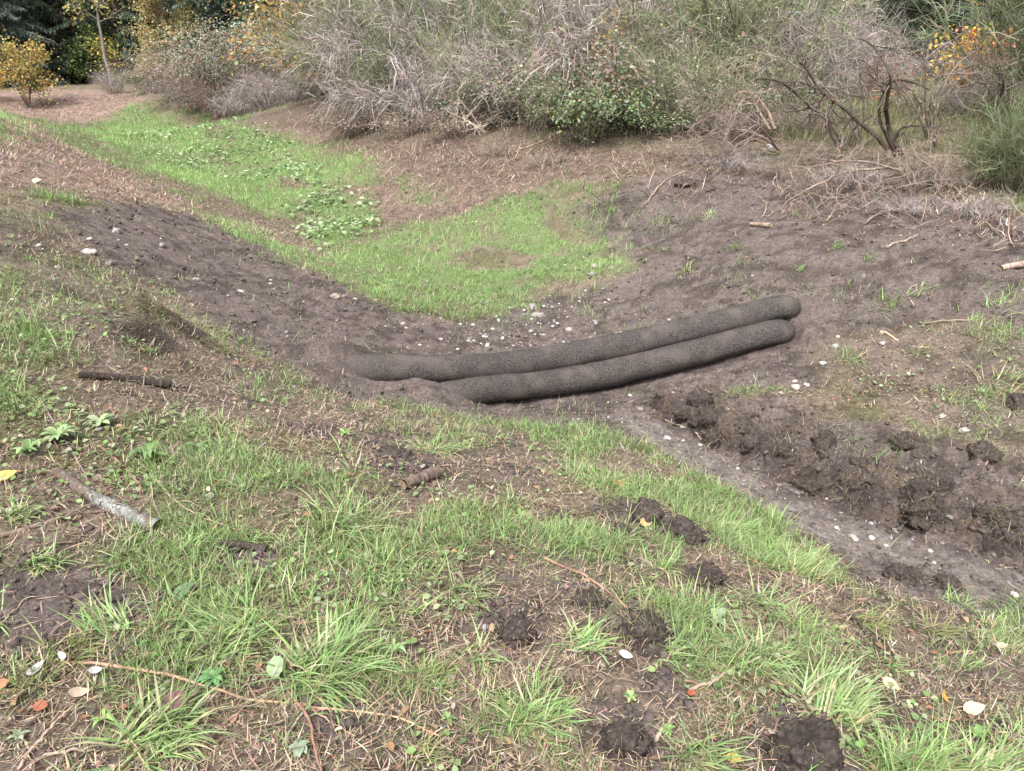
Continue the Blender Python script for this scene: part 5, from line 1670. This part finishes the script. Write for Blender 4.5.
bare_shrub(800,12.6,'tall thin bare shrub between the grey purple bushes',[
    ([(812,110),(810,70),(812,40),(824,10)],2.6),
    ([(811,72),(798,44),(790,20)],2.0),
    ([(810,90),(838,70),(850,40)],2.0)],79,(.16,.13,.11),twigs=9)

bare_shrub(830,10.6,'long arching grey branches reaching up and left over the crooked bare shrub',[
    ([(858,140),(846,112),(826,88),(804,70),(778,58),(752,52)],2.6),
    ([(856,138),(850,100),(840,66),(822,40),(800,24)],2.4),
    ([(860,138),(866,104),(862,70),(850,40)],2.2)],171,(.20,.165,.14),twigs=12)
bare_shrub(920,10.4,'arching grey branches spreading over the upright wavy stems',[
    ([(930,150),(922,118),(906,92),(884,74),(856,66)],2.4),
    ([(932,150),(936,112),(946,82),(962,60),(984,48)],2.4),
    ([(930,148),(926,108),(928,70),(920,44)],2.2)],172,(.19,.155,.13),twigs=12)
bare_shrub(870,8.9,'low sprawl of bare branches lying down the slope from the bare shrubs',[
    ([(905,172),(880,168),(850,172),(820,182),(796,196)],2.6),
    ([(905,174),(885,178),(868,190),(856,208)],2.2),
    ([(900,170),(872,160),(842,160),(812,168),(790,166)],2.2)],173,(.23,.18,.145),twigs=14)
bare_shrub(960,8.5,'low sprawl of pale bare branches in front of the dark green brooms',[
    ([(985,196),(960,190),(935,196),(912,210)],2.4),
    ([(985,196),(968,204),(956,220),(950,232)],2.0),
    ([(980,192),(950,180),(922,182),(900,190)],2.0)],174,(.25,.195,.16),twigs=12)
bare_shrub(740,11.0,'tangle of bare grey branches around the white stone',[
    ([(780,150),(760,136),(738,130),(712,136),(692,150)],2.4),
    ([(778,150),(764,128),(744,112),(722,104)],2.2),
    ([(776,152),(752,148),(730,152),(712,162)],2.0)],175,(.21,.165,.14),twigs=14)

# ------------------------------------------------------------------ broadleaf trees in autumn leaf
def leafy_tree(name, label, u, Y, H, spread, seed, cols, probs, nleaf, leaf, trunk_r, bark=(.14,.11,.09), lowest=.25, stems=1, lean=0., density_top=1.0):
    p = at(u, Y); rs = np.random.default_rng(seed)
    o = thing(name, label, 'tree', p - np.array([0, 0, .05]), 'trees beyond the swale')
    gt = Geo(); tips = []
    def branch(b, d, L, r, lvl):
        k = 6; t = np.linspace(0, 1, k)[:, None]
        P = b + d * L * t + np.cumsum(rs.standard_normal((k, 3)) * L * .035, 0)
        gt.tube(P, r * np.linspace(1, .5, k), jit(bark, k, .12, rs), 5, False)
        if lvl == 0:
            tips.extend(P[2:]); return
        for _ in range(4 if lvl > 1 else 4):
            i = rs.integers(2, k)
            nd = unit(d + .75 * rs.standard_normal(3) + np.array([0, 0, .12]))
            branch(P[i], nd, L * (.45 + .25 * rs.random()), r * .55, lvl - 1)
    for s_ in range(stems):
        a = rs.random() * 6.28; sp = .0 if stems == 1 else .35
        k = 12; t = np.linspace(0, 1, k)[:, None]
        d = unit(np.array([math.cos(a) * sp + lean, math.sin(a) * sp, 1.0]))
        P = d * H * .92 * t + np.cumsum(rs.standard_normal((k, 3)) * H * .006, 0)
        trunk = Geo().tube(P, trunk_r * np.linspace(1, .18, k), jit(bark, k, .15, rs), 8, False, .1, seed).build('trunk', M_BARK, o)
        nb = int(26 / stems) + 3
        for q in np.linspace(lowest, .98, nb):
            i = q * (k - 1); j = min(int(i), k - 2)
            b = P[j] + (P[j + 1] - P[j]) * (i - j)
            a = rs.random() * 6.28
            L = spread * (1 - .55 * q) * (.5 + .5 * rs.random())
            branch(b, unit(np.array([math.cos(a), math.sin(a), .35 + .4 * rs.random()])), L, trunk_r * .4 * (1 - .6 * q), 2)
    gt.build('limbs', M_BARK, trunk)
    tips = np.array(tips); n = nleaf
    i = rs.integers(0, len(tips), n)
    b = tips[i] + rs.standard_normal((n, 3)) * leaf * 1.5
    nr = unit(rs.standard_normal((n, 3)) + np.array([0, 0, .8])); d = unit(rand_perp(nr, rs) + np.array([0, 0, -.35]))
    ln = leaf * (.6 + .7 * rs.random(n))
    tone = (.75 + .5 * rs.random(len(tips)))[i][:, None]
    Geo().leaves(b, d, nr, ln, ln * .42, pick(cols, probs, n, .15, rs) * tone, .3).build('crown', M_LEAF, o)
    return o
YEL = [(.55,.42,.08), (.46,.44,.12), (.32,.36,.1), (.6,.34,.07)]
ORG = [(.62,.33,.07), (.55,.42,.12), (.28,.30,.10), (.5,.2,.06)]
GLD = [(.40,.33,.11), (.34,.33,.13), (.45,.31,.11), (.26,.28,.1)]
RST = [(.24,.12,.08), (.18,.1,.08), (.3,.16,.09), (.12,.1,.07)]
leafy_tree('maple_tree','small round orange leaved tree standing alone before the dark firs',29,33,2.55,1.0,81,[(.52,.33,.10),(.50,.40,.14),(.26,.29,.11),(.46,.24,.09)],[.28,.27,.33,.12],2600,.10,.045,lowest=.25,stems=4)
leafy_tree('maple_tree','orange leaved sapling cut by the left photo edge',-8,33.5,1.5,.9,82,ORG,[.4,.25,.25,.1],900,.10,.03,lowest=.3,stems=2)
leafy_tree('maple_tree','slender yellow maple with a pale straight trunk among the firs',113,39,8.5,1.7,83,[(.46,.38,.12),(.40,.40,.15),(.28,.33,.12),(.5,.32,.1)],[.3,.34,.26,.1],2300,.13,.10,bark=(.22,.19,.17),lowest=.36)
leafy_tree('larch_tree','gold feathery tree rising behind the far bramble mounds',178,36,5.0,1.6,84,[(.44,.35,.15),(.38,.35,.17),(.48,.34,.15),(.3,.3,.14)],[.35,.3,.2,.15],9000,.09,.08,lowest=.1)
leafy_tree('maple_tree','rusty brown tree in the shade left of the yellow maple',58,44,4.2,1.7,85,RST,[.35,.3,.2,.15],1500,.12,.07,lowest=.15,stems=2)
leafy_tree('maple_tree','orange yellow maple leaning over the twin bramble mounds',325,22.9,3.7,1.7,86,[(.56,.34,.11),(.54,.42,.16),(.3,.32,.13),(.5,.26,.1)],[.36,.26,.23,.15],2600,.10,.06,lowest=.2,stems=3)
leafy_tree('maple_tree','yellow green maple at the top edge behind the back row brooms',400,28,5.5,2.4,87,YEL,[.25,.25,.4,.1],2600,.10,.07,lowest=.3,stems=2)
leafy_tree('maple_tree','yellow green maple at the top edge over the tallest plume bush',475,26,5.0,2.2,88,YEL,[.3,.25,.35,.1],2200,.10,.07,lowest=.35,stems=2)
leafy_tree('maple_tree','yellow leaved sapling behind the grey bare branch',962,13.4,1.2,.6,89,[(.72,.48,.07),(.7,.34,.06),(.55,.5,.1)],[.5,.3,.2],900,.062,.016,lowest=.3,stems=3)
leafy_tree('maple_tree','red leaved sapling right of the yellow one',990,13.2,1.15,.55,90,[(.6,.12,.08),(.62,.24,.14),(.5,.13,.13)],[.5,.3,.2],560,.062,.016,lowest=.35,stems=2)
leafy_tree('maple_tree','orange leaved sapling at the top right, half behind the tall green broom',988,13.9,3.0,.5,91,[(.62,.25,.04),(.6,.36,.06)],[.6,.4],260,.08,.02,lowest=.6,stems=2)
leafy_tree('maple_tree','low red leaved sapling behind the upright wavy stems',884,13.4,.75,.4,92,[(.5,.15,.12),(.5,.25,.2)],[.6,.4],60,.08,.014,lowest=.4,stems=2)
leafy_tree('maple_tree','dull orange sapling inside the thicket above the foremost bramble',580,15.0,2.0,.6,93,[(.5,.3,.12),(.45,.36,.14)],[.5,.5],160,.07,.014,lowest=.4,stems=2)
leafy_tree('maple_tree','dark green understorey tree to the right of the pale maple trunk',96,43,2.4,1.5,94,[(.10,.15,.05),(.15,.19,.06),(.25,.27,.08)],[.5,.35,.15],4000,.13,.06,lowest=.05,stems=4)
leafy_tree('maple_tree','yellow leaved young tree low between the two trunks of the wood',118,41.5,2.2,.9,95,YEL,[.3,.3,.3,.1],350,.11,.04,lowest=.4,stems=2)

# ------------------------------------------------------------------ conifers
def conifer(name, label, seed, H=15.0, base_l=3.4, cols=((.075,.10,.065),(.095,.125,.08),(.055,.075,.052),(.115,.135,.09)), first=.03, nb=120):
    rs = np.random.default_rng(seed)
    o = thing(name, label, 'tree', (0, 0, 0), 'dark firs of the wood behind')
    k = 14; t = np.linspace(0, 1, k)[:, None]
    P = np.array([0, 0, H]) * t + np.cumsum(rs.standard_normal((k, 3)) * .02, 0) * np.array([1, 1, 0])
    trunk = Geo().tube(P, .24 * np.linspace(1, .08, k), jit((.10,.075,.06), k, .15, rs), 10, False, .12, seed).build('trunk', M_BARK, o)
    gl, gb = Geo(), Geo()
    for b in range(nb):
        q = first + (1 - first) * (b / nb) ** 1.25
        a = b * 2.4 + rs.standard_normal() * .4
        L = base_l * (1 - q) ** .8 * (.7 + .5 * rs.random()) + .25
        m = 8; tt = np.linspace(0, 1, m)
        el = .25 - .9 * tt * (1 - .5 * q) + .35 * np.maximum(0, tt - .6)
        r_ = L * tt; z = q * H + np.concatenate([[0], np.cumsum(np.sin(el[1:]) * L / (m - 1))])
        B = np.stack([r_ * math.cos(a), r_ * math.sin(a), z], -1)
        gb.tube(B, np.linspace(.03, .006, m), jit((.11,.085,.07), m, .1, rs), 4, False)
        n = int(26 * L)
        s = .08 + .92 * rs.random(n)
        c = np.stack([np.interp(s, tt, B[:, i]) for i in range(3)], -1)
        sg = np.where(rs.random(n) < .5, 1, -1)
        ang = a + sg * (.5 + .5 * rs.random(n))
        d = unit(np.stack([np.cos(ang), np.sin(ang), -.35 - .45 * rs.random(n)], -1))
        l = (.25 + .5 * rs.random(n)) * (1.15 - s) * min(1.4, .5 + L * .4) + .12
        for w in range(5):
            st = rs.random(n) * .8
            c2 = c + d * (l * st)[:, None]
            d2 = unit(d + .55 * rs.standard_normal((n, 3)))
            l2 = l * (1 - st * .6) * (.3 + .3 * rs.random(n)) + .05
            t3 = np.linspace(0, 1, 3)[None, :, None]
            Q = c2[:, None] + d2[:, None] * l2[:, None, None] * t3
            Q[..., 2] -= .25 * l2[:, None] * t3[..., 0] ** 2
            gl.strips(Q, taper(.022 + .02 * rs.random(n), 3, 2), rand_perp(d2, rs), pick(cols, [.35, .3, .2, .15], n, .18, rs))
    gb.build('boughs', M_BARK, trunk); gl.build('crown', M_NEEDLE, o)
    return o
FIR = [conifer('fir_tree', 'x', 51), conifer('fir_tree', 'x', 52, 13, 3.0, ((.095,.125,.10),(.115,.145,.115),(.07,.092,.075),(.14,.165,.135))),
       conifer('fir_tree', 'x', 53, 17, 3.8, first=.10), conifer('cedar_tree', 'x', 54, 12, 2.8, ((.085,.11,.06),(.105,.13,.07),(.065,.082,.05),(.13,.14,.085)), nb=140)]
_fu = set()
def fir(i, u, Y, label, sc=1.0, group=None, x=None):
    if x is None: p = at(u, Y)
    else: p = np.array([x, Y, float(ground_z(np.array([x]), np.array([Y]), False)[0])])
    rz = R.random() * 6.28; s = sc * (.92 + .16 * R.random())
    if i in _fu: o = copy_tree(FIR[i], label, p - np.array([0, 0, .1]), rz, (s, s, s), group)
    else:
        _fu.add(i); o = FIR[i]; o.location = p - np.array([0, 0, .1]); o.rotation_euler = (0, 0, rz); o.scale = (s, s, s); o['label'] = label
        if group: o['group'] = group
    return o
for a in [
 (1,8,40,'blue green fir with sweeping boughs at the left photo edge'),
 (0,40,44,'dark fir between the blue green one and the rusty tree'),
 (2,84,47,'tall fir with bare lower trunk behind the rusty tree'),
 (2,124,44.5,'tall fir with a thick dark trunk right of the yellow maple'),
 (0,146,47,'dark fir between the thick trunk and the gold tree'),
 (3,206,41,'cedar like evergreen right behind the gold tree'),
 (0,240,38,'dense dark evergreen above the big bramble mound'),
 (3,285,35,'dark evergreen left of the orange maple'),
 (1,345,36,'fir behind the orange maple'),
 (0,420,36,'fir behind the yellow green maples'),
 (0,492,23.5,'dark evergreen filling the gap at the top middle',.8),
 (3,545,33,'evergreen right of the gap at the top middle'),
 (0,620,34,'fir far behind the back row brooms, left of centre right'),
 (2,705,34,'fir far behind the back row brooms, nearer the dark trunk'),
 (2,820,21.5,'fir showing a dark trunk above the grey purple bushes',.8),
 (0,770,30,'fir left of the dark trunk at the top edge'),
 (0,915,18.5,'black green evergreen directly behind the big mauve mound',.6),
 (3,950,21,'evergreen behind the autumn saplings',.6),
 (0,870,30,'fir behind the black green evergreen'),
 (1,1010,28,'fir behind the tall feathery broom at the upper right'),
]:
    fir(*a)
for x_, Y_, lab in ((-36.5, 40.5, 'fir standing outermost on the left of the wood'), (-41, 43, 'fir second from the outermost on the left of the wood'), (-32.5, 43, 'fir just left of the blue green one at the photo edge'),
                    (-46, 41, 'fir at the far left corner of the wood'), (-38, 47, 'fir behind the outermost ones on the left of the wood'), (-51, 45, 'lone fir beyond the left corner of the wood')):
    fir(0 if x_ > -40 else 2, 0, Y_, lab, 1.0, None, x_)
k = 0
for Yr, n, x0, x1 in ((54, 15, -50, 42), (64, 15, -60, 52)):
    for j in range(n):
        x = x0 + (x1 - x0) * (j + .5) / n + R.uniform(-1.2, 1.2)
        fir([0, 2, 1, 3][R.randrange(4)], 0, Yr + R.uniform(-3, 3), 'dark fir deep in the wood, hidden among others of its kind', 1.0, 'firs deep in the wood', x)
